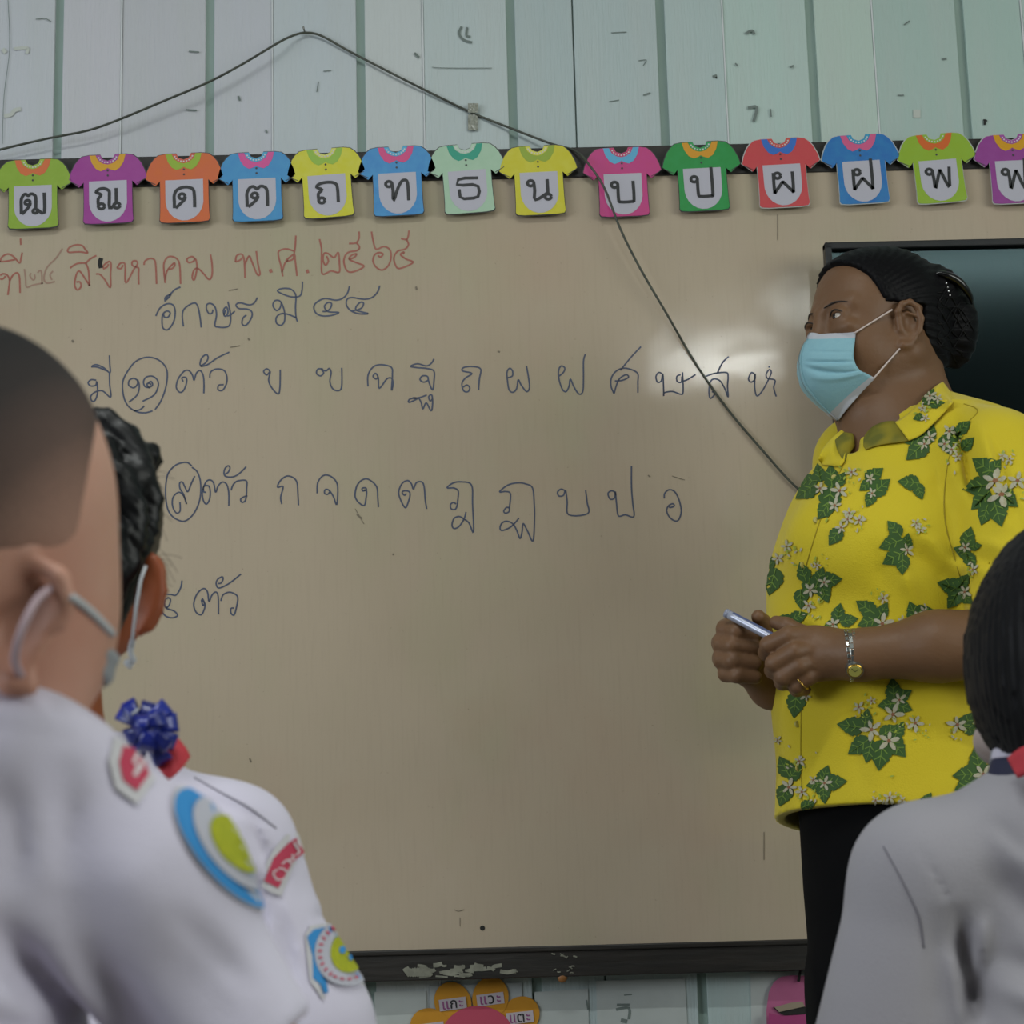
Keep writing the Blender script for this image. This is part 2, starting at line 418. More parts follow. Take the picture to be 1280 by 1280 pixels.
strip('top_rail', 186, 224, 0, m_frame, YB - .002, YB + .026, board)
strip('bottom_rail', 1184, 1222, 0, m_frame, YB - .022, YB + .026, board)
strip('rail_lip', 1183, 1190, 0, m_frame, YB - .026, YB - .018, board)
m_chip = mat('bare_chipped_paint', '8a8a7c', .8, .6, 60, '5d5c52')
chips = []
for k in range(46):
    cx = random.gauss(575, 28) if k < 34 else random.uniform(690, 725)
    cy = random.uniform(1206, 1221) if k < 34 else random.uniform(1192, 1216)
    chips.append(([(cx - random.uniform(2, 11 if k < 34 else 2), cy + random.uniform(-2, 2)), (cx, cy), (cx + random.uniform(2, 10 if k < 34 else 3), cy + random.uniform(-2, 2))], random.uniform(1.5, 5.5) if k < 34 else random.uniform(1, 2)))
for k in range(10): chips.append(([(505 + k * 3, 1209 + random.uniform(0, 3)), (512 + k * 3, 1220)], 5))
marks('paint_chip', chips, m_chip, YB - .0222, board, 'pale bare patches on the dark rail', th=.0006)
# screw hole and scuffs
bm = bmesh.new()
for (u, v, r) in ((603, 1160, .0038),):
    c = P(u, v, YB - .0007); vs = [bm.verts.new(c + Vector((math.cos(a), 0, math.sin(a))) * r) for a in np.linspace(0, 2 * math.pi, 14)[:-1]]; bm.faces.new(vs)
bmobj('screw_hole', bm, m_dark, board)
m_scuff = mat('scuff', '766c5c', .6)
marks('scuff_mark', [([(568, 1137), (573, 1139), (580, 1137)], 1), ([(575, 1147), (575, 1158)], .8), ([(312, 948), (314, 953)], 2.2), ([(90, 425), (92, 428)], 2.5), ([(310, 423), (312, 425)], 2.2),
    ([(622, 439), (625, 440)], 2.2), ([(446, 643), (452, 648)], 2), ([(444, 636), (455, 655)], .8), ([(491, 692), (492, 694)], 2.2), ([(955, 1040), (955, 1075)], .9), ([(972, 268), (972, 300)], .8),
    ([(840, 595), (856, 600)], 1), ([(810, 594), (813, 596)], 1.6), ([(288, 434), (300, 432)], 1), ([(286, 363), (297, 361)], 1), ([(520, 358), (521, 362)], 2)], m_scuff, YB, board)

# ------------------------------------------------------------------ handwriting, traced stroke by stroke
def strokes(name, groups, m, w, label):
    cl = []                                    # strokes of one letter touch: one part each
    for (x0_, y0_, s, lst) in groups:
        for pts in lst:
            q = [np.array((x0_ + a / s, y0_ + b / s)) for a, b in pts]
            q = catmull(q, 5) if len(q) > 2 else q
            A = np.array(q); new = [q]; keep = []
            for c in cl:
                if any(np.min(np.hypot(*(A[:, None] - np.array(t)[None]).transpose(2, 0, 1))) < 3 for t in c): new += c
                else: keep.append(c)
            cl = keep + [new]
    for c in cl:
        vs, fs = [], []
        for q in c:
            v, f = ribbon2(q, w); b0 = len(vs)
            vs += [P(a[0], a[1], YB - .0004) for a in v]; fs += [tuple(b0 + i for i in g) for g in f]
        tag(mesh(name, vs, fs, m, board), label)
m_red = mat('red_marker', '9a5648', .5, .5, 90, 'a6705e'); m_redf = mat('faded_red_marker', '9b7c6a', .5)
m_blue = mat('blue_marker', '455068', .45, .6, 90, '4a4a58')
strokes('handwritten_letter', [
 (0, 280, 8, [[(0, 380), (20, 330), (80, 300), (140, 330), (195, 390), (210, 340), (222, 285)], [(0, 375), (60, 372), (150, 355)], [(205, 145), (208, 210)],
  [(0, 515), (30, 498), (70, 510), (95, 560), (88, 640), (78, 710)], [(95, 570), (130, 510), (170, 488), (192, 520), (198, 600), (200, 690)], [(0, 550), (30, 548), (55, 520)],
  [(690, 285), (675, 265), (700, 230), (760, 208), (820, 215), (850, 250), (875, 290), (800, 278), (690, 285)],
  [(700, 440), (760, 400), (820, 390), (860, 400), (885, 470), (895, 620)], [(855, 395), (900, 350), (965, 315)],
  [(895, 615), (860, 560), (800, 475), (770, 490), (750, 560), (748, 620), (775, 660), (810, 625), (800, 580), (765, 580)],
  [(1030, 440), (1040, 410), (1090, 375), (1110, 400), (1105, 500), (1103, 635), (1050, 560), (1000, 505), (960, 500)], [(1030, 450), (1070, 430), (1085, 400)]]),
 (80, 280, 8, [[(530, 440), (560, 395), (600, 390), (612, 430), (618, 590), (700, 450), (735, 400), (720, 368), (685, 375), (682, 410), (710, 430), (745, 440), (745, 500), (748, 605)], [(530, 440), (570, 445), (590, 410)],
  [(800, 410), (810, 370), (860, 345), (905, 360), (918, 430), (925, 600)],
  [(1012, 590), (1000, 480), (1000, 390), (1040, 330), (1100, 330), (1145, 370), (1160, 450), (1165, 600)], [(1012, 560), (1030, 470), (1100, 390), (1105, 420), (1075, 448), (1040, 450)]]),
 (200, 280, 8, [[(350, 350), (320, 325), (270, 350), (285, 385), (330, 375), (355, 350), (370, 420), (360, 500), (340, 560), (322, 530), (340, 460), (380, 445), (430, 490), (490, 555), (520, 510), (520, 400), (505, 305)],
  [(755, 380), (765, 320), (810, 300), (835, 330), (845, 400), (850, 540)], [(755, 380), (800, 360), (830, 330)], [(850, 400), (890, 320), (920, 380), (970, 500), (1000, 500), (980, 400), (962, 270)]]),
 (280, 270, 8, [[(588, 605), (570, 500), (545, 400), (550, 350), (620, 328), (700, 350)], [(718, 195), (712, 300), (700, 380), (690, 430), (640, 450), (625, 440), (700, 385), (712, 450), (730, 600)], [(580, 560), (610, 470), (640, 445)]]),
 (380, 270, 8, [[(155, 230), (175, 330), (175, 460), (185, 580), (270, 550), (350, 562), (355, 480), (343, 365), (300, 415), (240, 375), (200, 375), (190, 440), (215, 490), (243, 450), (225, 400)],
  [(550, 155), (550, 220), (520, 268), (450, 275)], [(525, 270), (555, 310), (530, 345), (440, 365), (400, 430), (410, 510), (450, 560), (530, 545), (600, 500), (520, 465), (450, 430), (480, 390), (525, 380), (500, 415), (450, 430)],
  [(675, 155), (690, 240), (720, 330), (800, 305), (860, 340), (870, 420), (840, 500), (780, 540), (720, 510), (690, 450), (705, 390), (750, 365), (790, 380), (765, 410), (740, 395)],
  [(1050, 145), (1040, 210), (1020, 235), (970, 225)], [(1025, 235), (1045, 285), (1010, 330), (940, 350), (900, 410), (910, 480), (955, 525), (1090, 465), (1020, 430), (965, 385), (1000, 360), (990, 380)]])],
 m_red, 2.2, 'top line of red Thai handwriting, a date')
strokes('handwritten_stop', [(200, 280, 8, [[(1092, 474), (1122, 464)]]), (280, 270, 8, [[(822, 558), (848, 548)]])], m_red, 4.6, 'two red full stops in the top line')
strokes('handwritten_letter', [(0, 280, 8, [[(243, 450), (255, 540), (265, 630), (330, 610), (430, 590)], [(375, 490), (400, 465), (415, 490), (420, 600)], [(310, 490), (300, 520), (330, 560), (350, 540), (345, 505)],
  [(625, 245), (560, 340), (480, 420), (450, 480), (440, 550), (470, 590), (550, 575)], [(530, 470), (500, 510), (520, 560)]])], m_redf, 2.0, 'faded red numerals in the top line')
strokes('ink_blot', [(0, 280, 8, [[(1012, 340), (1000, 390), (1010, 440)]])], m_dark, 5.5, 'black blot on the red writing')
strokes('handwritten_letter', [
 (180, 340, 8, [[(210, 295), (215, 250), (270, 225), (220, 280), (235, 240)], [(250, 235), (310, 175), (365, 150)],
  [(118, 440), (160, 360), (230, 318), (290, 330), (312, 400), (295, 500), (240, 575), (190, 560), (180, 480), (190, 420), (230, 390), (262, 410), (240, 450), (205, 450), (195, 420)],
  [(395, 545), (383, 450), (395, 380), (450, 330), (510, 310), (540, 350), (560, 450), (572, 555)],
  [(690, 375), (680, 410), (650, 415), (625, 370), (630, 325), (670, 315), (710, 350), (725, 430), (708, 530), (740, 550), (820, 552), (860, 520), (865, 420), (838, 295)], [(800, 430), (795, 380), (825, 350), (840, 400), (820, 440), (800, 430), (815, 380)], [(830, 440), (865, 430), (908, 390)],
  [(1135, 255), (1100, 310), (1050, 328), (960, 308), (920, 330), (950, 365), (1030, 370), (1075, 395), (1080, 440), (1050, 500), (1010, 535), (980, 515), (990, 460), (1025, 430)]]),
 (320, 330, 8, [[(465, 175), (460, 260), (440, 318), (370, 330), (290, 310), (215, 270), (260, 245), (340, 248), (385, 285), (400, 330), (395, 430), (400, 530), (415, 575)],
  [(255, 385), (240, 440), (205, 465), (170, 420), (185, 370), (230, 365), (260, 400), (285, 480), (285, 570), (250, 612), (205, 590), (205, 530), (260, 495), (340, 510), (405, 540)],
  [(935, 220), (915, 290), (870, 340), (800, 362), (690, 345), (610, 380), (578, 430), (600, 490), (660, 518), (750, 515), (830, 485), (740, 480), (700, 460), (685, 420), (720, 385), (755, 395), (745, 440), (710, 470), (665, 475)],
  [(1238, 215), (1215, 280), (1160, 335), (1080, 352), (960, 335), (910, 355), (905, 410), (940, 460), (1000, 490), (1060, 500), (1120, 495), (1010, 465), (1000, 430), (1040, 385), (1075, 390), (1060, 435), (1010, 460), (960, 465)]])],
 m_blue, 2.0, 'second line of Thai handwriting, in blue')
strokes('handwritten_letter', [
 (100, 430, 6.4, [[(90, 180), (130, 165), (190, 190), (240, 230), (238, 160), (235, 90)], [(90, 182), (140, 185), (215, 215)], [(130, 290), (90, 285), (65, 310), (85, 335), (125, 330), (135, 300), (140, 390), (120, 450), (95, 455), (85, 420), (120, 385), (180, 375), (245, 425), (238, 330), (235, 235)],
  [(600, 525), (650, 450), (690, 330), (695, 210), (640, 135), (550, 105), (460, 130), (400, 190), (345, 290), (345, 400), (380, 490), (450, 540), (520, 550), (580, 535)], [(430, 535), (480, 525), (515, 495)],
  [(460, 290), (430, 275), (395, 290), (390, 330), (430, 350), (460, 320), (460, 285), (475, 340), (455, 410), (390, 465)],
  [(560, 350), (520, 340), (508, 300), (530, 265), (580, 258), (620, 290), (625, 340), (590, 410), (500, 458)], [(545, 310), (570, 300), (580, 330), (550, 345), (535, 320), (560, 315), (565, 330)],
  [(825, 300), (815, 270), (850, 270), (850, 320), (825, 375), (795, 385), (770, 345), (785, 280), (830, 220), (870, 212), (900, 250), (912, 290), (930, 235), (960, 212), (985, 250), (992, 320), (990, 395)],
  [(975, 180), (960, 160), (975, 110), (1010, 85), (1025, 110), (1005, 150), (965, 178), (1020, 165), (1100, 110), (1195, 65)],
  [(1038, 270), (1045, 225), (1090, 200), (1150, 210), (1175, 260), (1170, 320), (1140, 370), (1105, 365), (1110, 330), (1150, 325)]]),
 (310, 430, 6.4, [[(175, 215), (150, 198), (125, 220), (150, 248), (178, 220), (165, 290), (190, 350), (240, 400), (255, 350), (258, 205)],
  [(600, 200), (560, 200), (548, 235), (580, 255), (605, 230), (590, 205), (625, 215), (650, 195), (665, 230), (655, 300), (680, 360), (730, 372), (750, 330), (750, 190)],
  [(960, 340), (960, 250), (1000, 185), (1060, 165), (1145, 185), (1155, 250), (1148, 370), (1160, 320), (1150, 275), (1110, 280), (1050, 355), (1042, 270), (1020, 235), (1000, 260), (1025, 280), (1042, 262)]]),
 (450, 430, 6.4, [[(592, 118), (570, 155), (530, 175), (460, 158), (405, 178), (450, 188), (530, 195), (590, 215), (592, 290), (580, 368), (550, 300), (540, 260), (500, 255), (480, 285), (510, 305), (545, 290)],
  [(385, 465), (400, 440), (460, 435), (400, 465), (385, 462)], [(420, 430), (470, 430), (535, 408)], [(470, 432), (490, 470), (503, 520), (530, 470), (568, 535), (580, 480), (575, 410), (550, 420), (560, 455), (580, 440)],
  [(948, 370), (955, 280), (965, 200), (900, 180), (830, 188), (820, 215), (895, 235), (840, 275), (815, 320), (830, 375), (865, 380), (878, 350), (855, 328), (825, 345)]]),
 (620, 420, 6.4, [[(90, 335), (130, 320), (132, 280), (110, 258), (88, 290), (92, 360), (105, 430), (135, 450), (165, 420), (178, 350), (200, 390), (245, 445), (268, 410), (258, 320), (243, 238)],
  [(505, 320), (540, 290), (550, 255), (520, 240), (500, 280), (505, 350), (530, 425), (560, 445), (585, 400), (595, 345), (625, 410), (665, 465), (695, 440), (700, 330), (700, 200), (715, 145)],
  [(945, 462), (920, 400), (925, 330), (970, 275), (1040, 258), (1130, 295), (1135, 370), (1135, 455)], [(995, 275), (1080, 170), (1160, 85)], [(945, 460), (965, 390), (990, 340), (1040, 310), (1060, 330), (1010, 355), (950, 360)]]),
 (800, 430, 6.4, [[(180, 240), (150, 228), (128, 260), (140, 305), (170, 295), (182, 240), (188, 330), (190, 415), (195, 390), (260, 380), (325, 402), (345, 380), (340, 225)], [(325, 245), (295, 260), (298, 300), (330, 305), (335, 260)], [(335, 300), (380, 285), (445, 245)],
  [(525, 258), (600, 235), (690, 228), (705, 260), (700, 340), (705, 425), (680, 360), (640, 295), (590, 280), (560, 310), (552, 390), (565, 435), (600, 395), (575, 380)], [(620, 230), (660, 150), (710, 100)],
  [(915, 240), (890, 230), (868, 280), (890, 305), (920, 280), (920, 240), (918, 350), (935, 415), (975, 380), (1020, 300), (1050, 230), (1035, 205), (1010, 240), (1020, 275), (1080, 290), (1070, 350), (1090, 420)], [(1027, 183), (1039, 183)]])],
 m_blue, 1.95, 'third line of Thai handwriting, a circled number and twelve letters')
strokes('handwritten_letter', [
 (200, 570, 6.4, [[(255, 80), (210, 50), (130, 70), (70, 130), (50, 200), (44, 300), (56, 400), (80, 460), (130, 505), (200, 520), (270, 460), (318, 350), (325, 220), (300, 130), (255, 90)],
  [(160, 370), (160, 440), (130, 455), (100, 400), (105, 330), (150, 290), (190, 320), (212, 385), (190, 310), (160, 260), (158, 215), (180, 210), (200, 250), (222, 285), (250, 220), (278, 160)],
  [(370, 290), (350, 285), (350, 245), (390, 240), (402, 290), (395, 350), (370, 385), (345, 350), (340, 280), (370, 205), (405, 192), (430, 220), (445, 290), (465, 240), (500, 208), (535, 230), (550, 300), (550, 400)],
  [(520, 145), (545, 130), (560, 95), (545, 78), (520, 100), (512, 140), (530, 165), (590, 165), (640, 135), (690, 85)],
  [(568, 275), (585, 230), (620, 200), (690, 198), (693, 260), (690, 320), (680, 360), (655, 370), (645, 345), (675, 325), (700, 320)],
  [(975, 385), (965, 330), (985, 245), (940, 250), (960, 200), (1010, 162), (1060, 170), (1095, 210), (1103, 300), (1108, 395)]]),
 (380, 580, 6.4, [[(105, 235), (110, 150), (150, 95), (200, 92), (250, 130), (270, 190), (262, 325), (235, 260), (200, 210), (170, 205), (165, 235), (190, 242), (208, 218)],
  [(480, 210), (500, 205), (490, 190), (465, 195), (470, 215), (500, 215), (495, 280), (480, 332), (430, 300), (408, 250), (425, 170), (470, 125), (520, 125), (580, 180), (590, 270), (595, 345)],
  [(820, 235), (805, 250), (785, 230), (800, 215), (840, 220), (848, 250), (835, 300), (810, 350), (770, 280), (758, 220), (785, 155), (830, 132), (860, 160), (875, 200), (900, 148), (945, 145), (962, 190), (970, 290), (982, 360)]]),
 (540, 580, 8, [[(240, 400), (215, 385), (185, 405), (190, 445), (225, 455), (248, 425), (260, 340), (262, 270), (220, 240), (150, 238), (210, 190), (290, 178), (395, 210), (405, 400), (415, 680), (370, 590), (320, 550), (270, 525), (220, 545), (200, 610), (220, 645), (270, 625), (320, 550), (340, 480)],
  [(775, 440), (745, 435), (718, 470), (735, 492), (770, 475), (775, 430), (785, 300), (740, 275), (675, 278), (760, 210), (860, 188), (940, 200), (1005, 240), (1022, 400), (1025, 550), (1010, 770), (960, 680), (912, 595), (900, 680), (880, 745), (850, 670), (810, 600), (750, 572), (700, 590), (680, 640), (700, 665), (770, 640), (820, 600), (870, 540)]]),
 (680, 570, 6.4, [[(165, 275), (135, 265), (108, 290), (120, 320), (155, 315), (172, 275), (185, 360), (197, 470), (350, 460), (345, 370), (333, 275)],
  [(570, 290), (540, 278), (512, 300), (530, 345), (565, 335), (570, 285), (580, 380), (595, 478), (650, 470), (718, 485), (710, 380), (700, 250), (700, 80)],
  [(962, 340), (965, 300), (1000, 270), (1045, 285), (1080, 350), (1098, 440), (1080, 505), (1050, 520), (1005, 490), (982, 440), (995, 400), (1030, 382), (1042, 400), (1010, 412), (998, 400)]])],
 m_blue, 1.95, 'fourth line of Thai handwriting, a circled number and nine letters')
strokes('handwritten_letter', [(180, 700, 8, [[(380, 205), (365, 280), (320, 350), (270, 345), (200, 340)], [(200, 345), (160, 400), (150, 440), (160, 480), (210, 555), (280, 578), (335, 555), (300, 510), (230, 485), (205, 450), (210, 400), (245, 378), (265, 400), (250, 455), (220, 480)],
  [(580, 380), (605, 430), (590, 455), (575, 400), (610, 440), (600, 500), (570, 548), (520, 520), (497, 440), (530, 340), (595, 285), (635, 320), (650, 415), (680, 350), (720, 320), (742, 370), (745, 545)],
  [(740, 235), (770, 230), (790, 190), (780, 168), (735, 195), (722, 240), (750, 280), (850, 235), (970, 140)],
  [(768, 410), (790, 350), (850, 322), (910, 340), (938, 380), (925, 470), (900, 550), (870, 530), (870, 485), (900, 480)]])], m_blue, 1.95, 'short last line of blue handwriting')

# ------------------------------------------------------------------ paper shirt cards with printed letters
def circ(cx, cy, r, n=12): return [(cx + r * math.cos(a), cy + r * math.sin(a)) for a in np.linspace(0, 2 * math.pi, n + 1)]
GL = {
 'tho_phuthao': [circ(.28, .56, .11), [(.39, .54), (.38, .44), (.30, .3), (.05, .0)], [(.02, 0), (.02, .3), (.02, .70), (.1, .90), (.2, .97), (.31, .88), (.42, .97), (.55, .92), (.62, .76), (.62, .22)], circ(.6, .12, .1), [(.68, .2), (.97, .02), (.97, 1)]],
 'no_nen': [circ(.22, .14, .13), [(.1, .2), (.09, .5), (.22, .7), (.0, .84), (.15, .98), (.35, 1), (.52, .9), (.56, .75), (.56, .02), (.8, .25)], circ(.86, .15, .13), [(.84, .26), (.84, 1)]],
 'do_dek': [circ(.40, .56, .13), [(.53, .54), (.52, .44), (.42, .30), (.13, .0)], [(.08, .0), (.08, .3), (.08, .62), (.2, .88), (.48, 1), (.74, .96), (.9, .78), (.92, .0)]],
 'to_tao': [circ(.40, .54, .13), [(.53, .52), (.52, .42), (.42, .28), (.13, .0)], [(.08, .0), (.08, .3), (.08, .66), (.2, .92), (.36, .98), (.5, .85), (.64, .98), (.82, .93), (.92, .72), (.92, .0)]],
 'tho_thung': [circ(.24, .14, .13), [(.12, .2), (.12, .48), (.28, .66), (.06, .8), (.2, .95), (.5, 1), (.78, .95), (.92, .75), (.92, 0)]],
 'tho_thahan': [circ(.14, .84, .135), [(.27, .88), (.3, .5), (.3, .02), (.5, .6), (.66, .92), (.8, 1), (.92, .85), (.93, 0)]],
 'tho_thong': [[(.95, .96), (.4, 1), (.12, .95), (.05, .72), (.3, .66), (.7, .66), (.92, .55), (.95, .3), (.88, .06), (.7, 0), (.3, 0), (.14, .1), (.12, .48)]],
 'no_nu': [circ(.15, .84, .135), [(.28, .86), (.3, .5), (.3, .02), (.8, .32)], circ(.84, .15, .13), [(.84, .28), (.84, 1)]],
 'bo_baimai': [circ(.15, .84, .135), [(.28, .86), (.28, .12), (.36, 0), (.82, 0), (.92, .1), (.92, 1)]],
 'po_pla': [circ(.15, .84, .135), [(.28, .86), (.28, .12), (.36, 0), (.78, 0), (.88, .1), (.88, 1.4)]],
 'pho_phueng': [circ(.29, .83, .135), [(.13, .98), (.12, .5), (.12, .03), (.14, .03), (.48, .5), (.52, .5), (.88, .03), (.9, .03), (.92, .5), (.92, 1)]],
 'fo_fa': [circ(.29, .83, .135), [(.13, .98), (.12, .5), (.12, .03), (.14, .03), (.48, .5), (.52, .5), (.86, .03), (.88, .03), (.9, .6), (.9, 1.45)]],
 'pho_phan': [circ(.1, .83, .135), [(.23, .86), (.26, .4), (.28, .02), (.52, .8), (.58, .8), (.84, .02), (.9, .5), (.95, 1)]],
 'fo_fan': [circ(.1, .83, .135), [(.23, .86), (.26, .4), (.28, .02), (.52, .8), (.58, .8), (.84, .02), (.9, .6), (.95, 1.45)]],
}
m_ink = mat('card_black_ink', '26272a', .5); m_pocket = mat('card_white_pocket', 'b3b1bd', .5); m_dot = mat('card_white_dots', 'c9c6c8', .5)
m_outline = mat('card_outline', '3a3a3c', .5)
half = [(9, 0), (22.5, 0), (31.5, 1.5), (37, 6), (41.5, 12), (46, 22), (48.5, 31), (36, 41.5), (30, 35), (30, 60), (30.3, 76), (31, 86), (29, 89), (20, 90)]
neck = [(-6.5, 5.5), (0, 8), (6.5, 5.5)]
outline = [(x, y) for x, y in half] + [(-x, y) for x, y in half[::-1]] + neck
def card(cx, top, rot, glyph, c_body, c_collar, c_trim, words, first_dot=True, gloss=False):
    pxm = F / 2.985 / 1.0
    O = P(cx, top, YB - .014)
    s = (P(cx + 10, top, YB - .014) - O).length / 10 * 1.0
    ca, sa = math.cos(math.radians(rot + 1.45)), math.sin(math.radians(rot + 1.45))
    def W(p, dy):
        x, y = p[0], -p[1]
        return O + Vector(((x * ca - y * sa) * s, dy, (x * sa + y * ca) * s))
    root = empty('shirt_card', O, words, 'letter card', 'shirt shaped letter cards along the top of the whiteboard')
    rough = .18 if gloss else .45
    mb = mat('card_' + c_body, c_body, rough, .25, 60, c_trim if c_trim else c_body)
    def plate(name, poly, dy, th, m):
        tri = tessellate_polygon([[Vector((a[0], -a[1], 0)) for a in poly]])
        n = len(poly); vs = [W(p, dy) for p in poly] + [W(p, dy + th) for p in poly]
        fs = [t for t in tri] + [(t[0] + n, t[2] + n, t[1] + n) for t in tri] + [(i, (i + 1) % n, (i + 1) % n + n, i + n) for i in range(n)]
        o = mesh(name, vs, fs, m, root)
        b = bmesh.new(); b.from_mesh(o.data); bmesh.ops.recalc_face_normals(b, faces=b.faces); b.to_mesh(o.data); b.free()
        return o
    big = [(x * 1.025, 45 + (y - 45) * 1.022) for x, y in outline]
    plate('card_backing', big, .0006, .0010, m_outline if not gloss else mat('laminate_edge', 'b9bdbb', .15))
    plate('shirt_body', outline, -.0003, .0009, mb)
    cl = [(-22.5, .3), (-20, 10), (-15, 18), (-9, 21.5), (-3, 19.5), (0, 17.5), (3, 19.5), (9, 21.5), (15, 18), (20, 10), (22.5, .3), (15, .3), (12, 7), (6, 11.5), (0, 13), (-6, 11.5), (-12, 7), (-15, .3)]
    plate('collar', cl, -.0006, .0003, mat('card_' + c_collar, c_collar, rough))
    tr = [(-14.5, .4), (-11.5, 6.7), (-6, 11), (0, 12.5), (6, 11), (11.5, 6.7), (14.5, .4), (9.3, .4), (6.8, 5.8), (0, 8.3), (-6.8, 5.8), (-9.3, .4)]
    plate('neck_trim', tr, -.0006, .0003, mat('card_' + c_trim, c_trim, rough))
    bm = bmesh.new()
    for a in np.linspace(-1.25, 1.25, 9):
        q = (11.6 * math.sin(a), .8 + 9.6 * math.cos(a)); vs = [bm.verts.new(W((q[0] + 1.1 * math.cos(t), q[1] + 1.1 * math.sin(t)), -.0008)) for t in np.linspace(0, 2 * math.pi, 7)[:-1]]; bm.faces.new(vs)
    bmobj('neck_dots', bm, m_dot, root)
    pk = [(-23.5, 34.5), (23.5, 34.5), (23.5, 60)] + [(23.5 * math.cos(a), 62 + 26 * math.sin(a)) for a in np.linspace(.1, math.pi - .1, 12)] + [(-23.5, 60)]
    plate('pocket', pk, -.0006, .0003, m_pocket)
    bm = bmesh.new()
    for q in ((0, 21), (0, 27.5)):
        vs = [bm.verts.new(W((q[0] + 1.4 * math.cos(t), q[1] + 1.4 * math.sin(t)), -.0008)) for t in np.linspace(0, 2 * math.pi, 8)[:-1]]; bm.faces.new(vs)
    bmobj('button', bm, m_outline, root)
    vs, fs = [], []
    for k_, st in enumerate(GL[glyph]):
        q = catmull(st, 3) if len(st) < 13 else [np.array(p) for p in st]
        q = [np.array((-15 + 30 * p[0], 71.5 - 27 * p[1])) for p in q]
        v, f = ribbon2(q, 4.0); b0 = len(vs); vs += [W(a, -.0009 - .00008 * k_) for a in v]; fs += [tuple(b0 + i for i in g) for g in f]
    mesh('printed_letter', vs, fs, m_ink, root)
    for sx in (-1, 1):
        v, f = ribbon2([(sx * 47, 33.5), (sx * 35.5, 39.5)], .8); mesh('sleeve_hem', [W(a, -.0008) for a in v], f, m_outline, root)
CARDS = [
 (41, 199.5, 0, 'tho_phuthao', '86a52f', 'cf6b3a', '9cb848', 'lime shirt card with an orange collar, nearest the left edge of the photo'),
 (134.5, 193.5, 0, 'no_nen', '97348c', 'cf9a1f', 'a14a96', 'purple shirt card with yellow collar, between a lime and an orange card'),
 (229.5, 192, 0, 'do_dek', 'cb6226', '8fae2c', 'c65a4a', 'orange shirt card with green collar, the only orange one'),
 (320, 190.5, 0, 'to_tao', '3587c0', 'cf4c92', '49a0c8', 'blue shirt card with pink collar, between the orange and a yellow card'),
 (405.5, 186, 2, 'tho_thung', 'c9c412', '8fb53a', 'd0d06a', 'yellow shirt card with light green collar, between two blue cards'),
 (494.5, 183.5, .5, 'tho_thahan', '3183c2', 'cf4480', '54a9cf', 'blue shirt card with pink collar, between a yellow and the mint card'),
 (580.5, 180.5, 2, 'tho_thong', '9fbfa4', '1f957c', 'b2cbb4', 'pale mint shirt card with a teal collar'),
 (671, 182.5, .3, 'no_nu', 'c6bd10', '8fa52e', 'd2cf5a', 'yellow shirt card with olive collar, between the mint and the pink card'),
 (776, 184.5, -.3, 'bo_baimai', 'bd3a80', '5aa6cc', 'c0406c', 'pink shirt card with light blue collar under the hanging cable'),
 (874.5, 177.5, .3, 'po_pla', '1c8a3d', 'cf931d', '2f9a58', 'dark green shirt card with an amber collar'),
 (973.5, 173, .6, 'pho_phueng', 'c44a50', '3d6fc0', 'c65a55', 'red shirt card with blue collar and glossy laminate'),
 (1072.5, 168.5, .8, 'fo_fa', '2f6fb4', 'cf5f8a', '3f9ac0', 'blue shirt card with pink collar, between the red and a lime card above the screen'),
 (1167, 167.5, 2, 'pho_phan', '8fae33', 'd0662e', '8fb545', 'lime shirt card with orange collar and clear laminate, above the dark screen'),
 (1263.5, 168, 0, 'fo_fan', '8f3f8c', 'd0981f', 'a052a0', 'purple shirt card with yellow collar cut by the right edge of the photo'),
]
for i, c in enumerate(CARDS):
    card(*c, gloss=(i >= 10))

# ------------------------------------------------------------------ cable looped over a nail
m_cable = mat('cable_dark', '4b4f45', .5, .6, 30, '24261f'); m_nail = mat('nail_steel', '8a8a84', .4, metal=.6)
cab = [(-40, 198, .020), (0, 187, .022), (60, 173, .024), (110, 163, .026), (150, 149, .028), (210, 124, .030), (262, 102, .030), (305, 79, .028), (345, 55, .026), (365, 45, .014), (382, 41, .008),
       (402, 45, .006), (440, 66, .004), (500, 97, .006), (550, 122, .004), (592, 142, .001), (640, 161, .008), (690, 180, .020), (720, 189, .040), (738, 208, .058), (756, 236, .062), (775, 285, .060), (800, 335, .054), (835, 395, .045), (870, 455, .030), (910, 512, .032), (955, 565, .034), (990, 604, .036), (1030, 640, .036), (1070, 690, .034), (1090, 760, .03)]
q = catmull([tuple(P(u, v, YW - .002 - d)) for u, v, d in cab], 5)
cbl = empty('cable', P(382, 41, YW - .005), 'thin dark cable looped over a nail and hanging across the whiteboard', 'cable')
tube('cable_run', [Vector(p) for p in q], .0020, m_cable, cbl, 7)
nl = empty('nail', P(381, 38, YW), 'bent nail on the plank wall holding the highest point of the cable', 'nail')
tube('nail_shank', [P(381, 40, YW + .004), P(380, 37, YW - .018), P(379, 33, YW - .02)], .0015, m_nail, nl)
clip = empty('tape_strip', P(592, 145, YW), 'strip of crumpled clear tape fixing the cable to the plank wall', 'tape')
bm = bmesh.new()
for i, (a, b, c, d) in enumerate(((585, 129, 598, 141), (585, 143, 597, 163))):
    n = 6; g = [[bm.verts.new(P(a + (c - a) * x / n, b + (d - b) * y / n, YP - .0015 - (.0055 if i == 0 else .001) - random.uniform(0, .0015))) for x in range(n + 1)] for y in range(n + 1)]
    for y in range(n):
        for x in range(n): bm.faces.new((g[y][x], g[y + 1][x], g[y + 1][x + 1], g[y][x + 1]))
bmobj('tape_film', bm, mat('crumpled_tape', '9a9c90', .25, .6, 200, '6d7068'), clip)

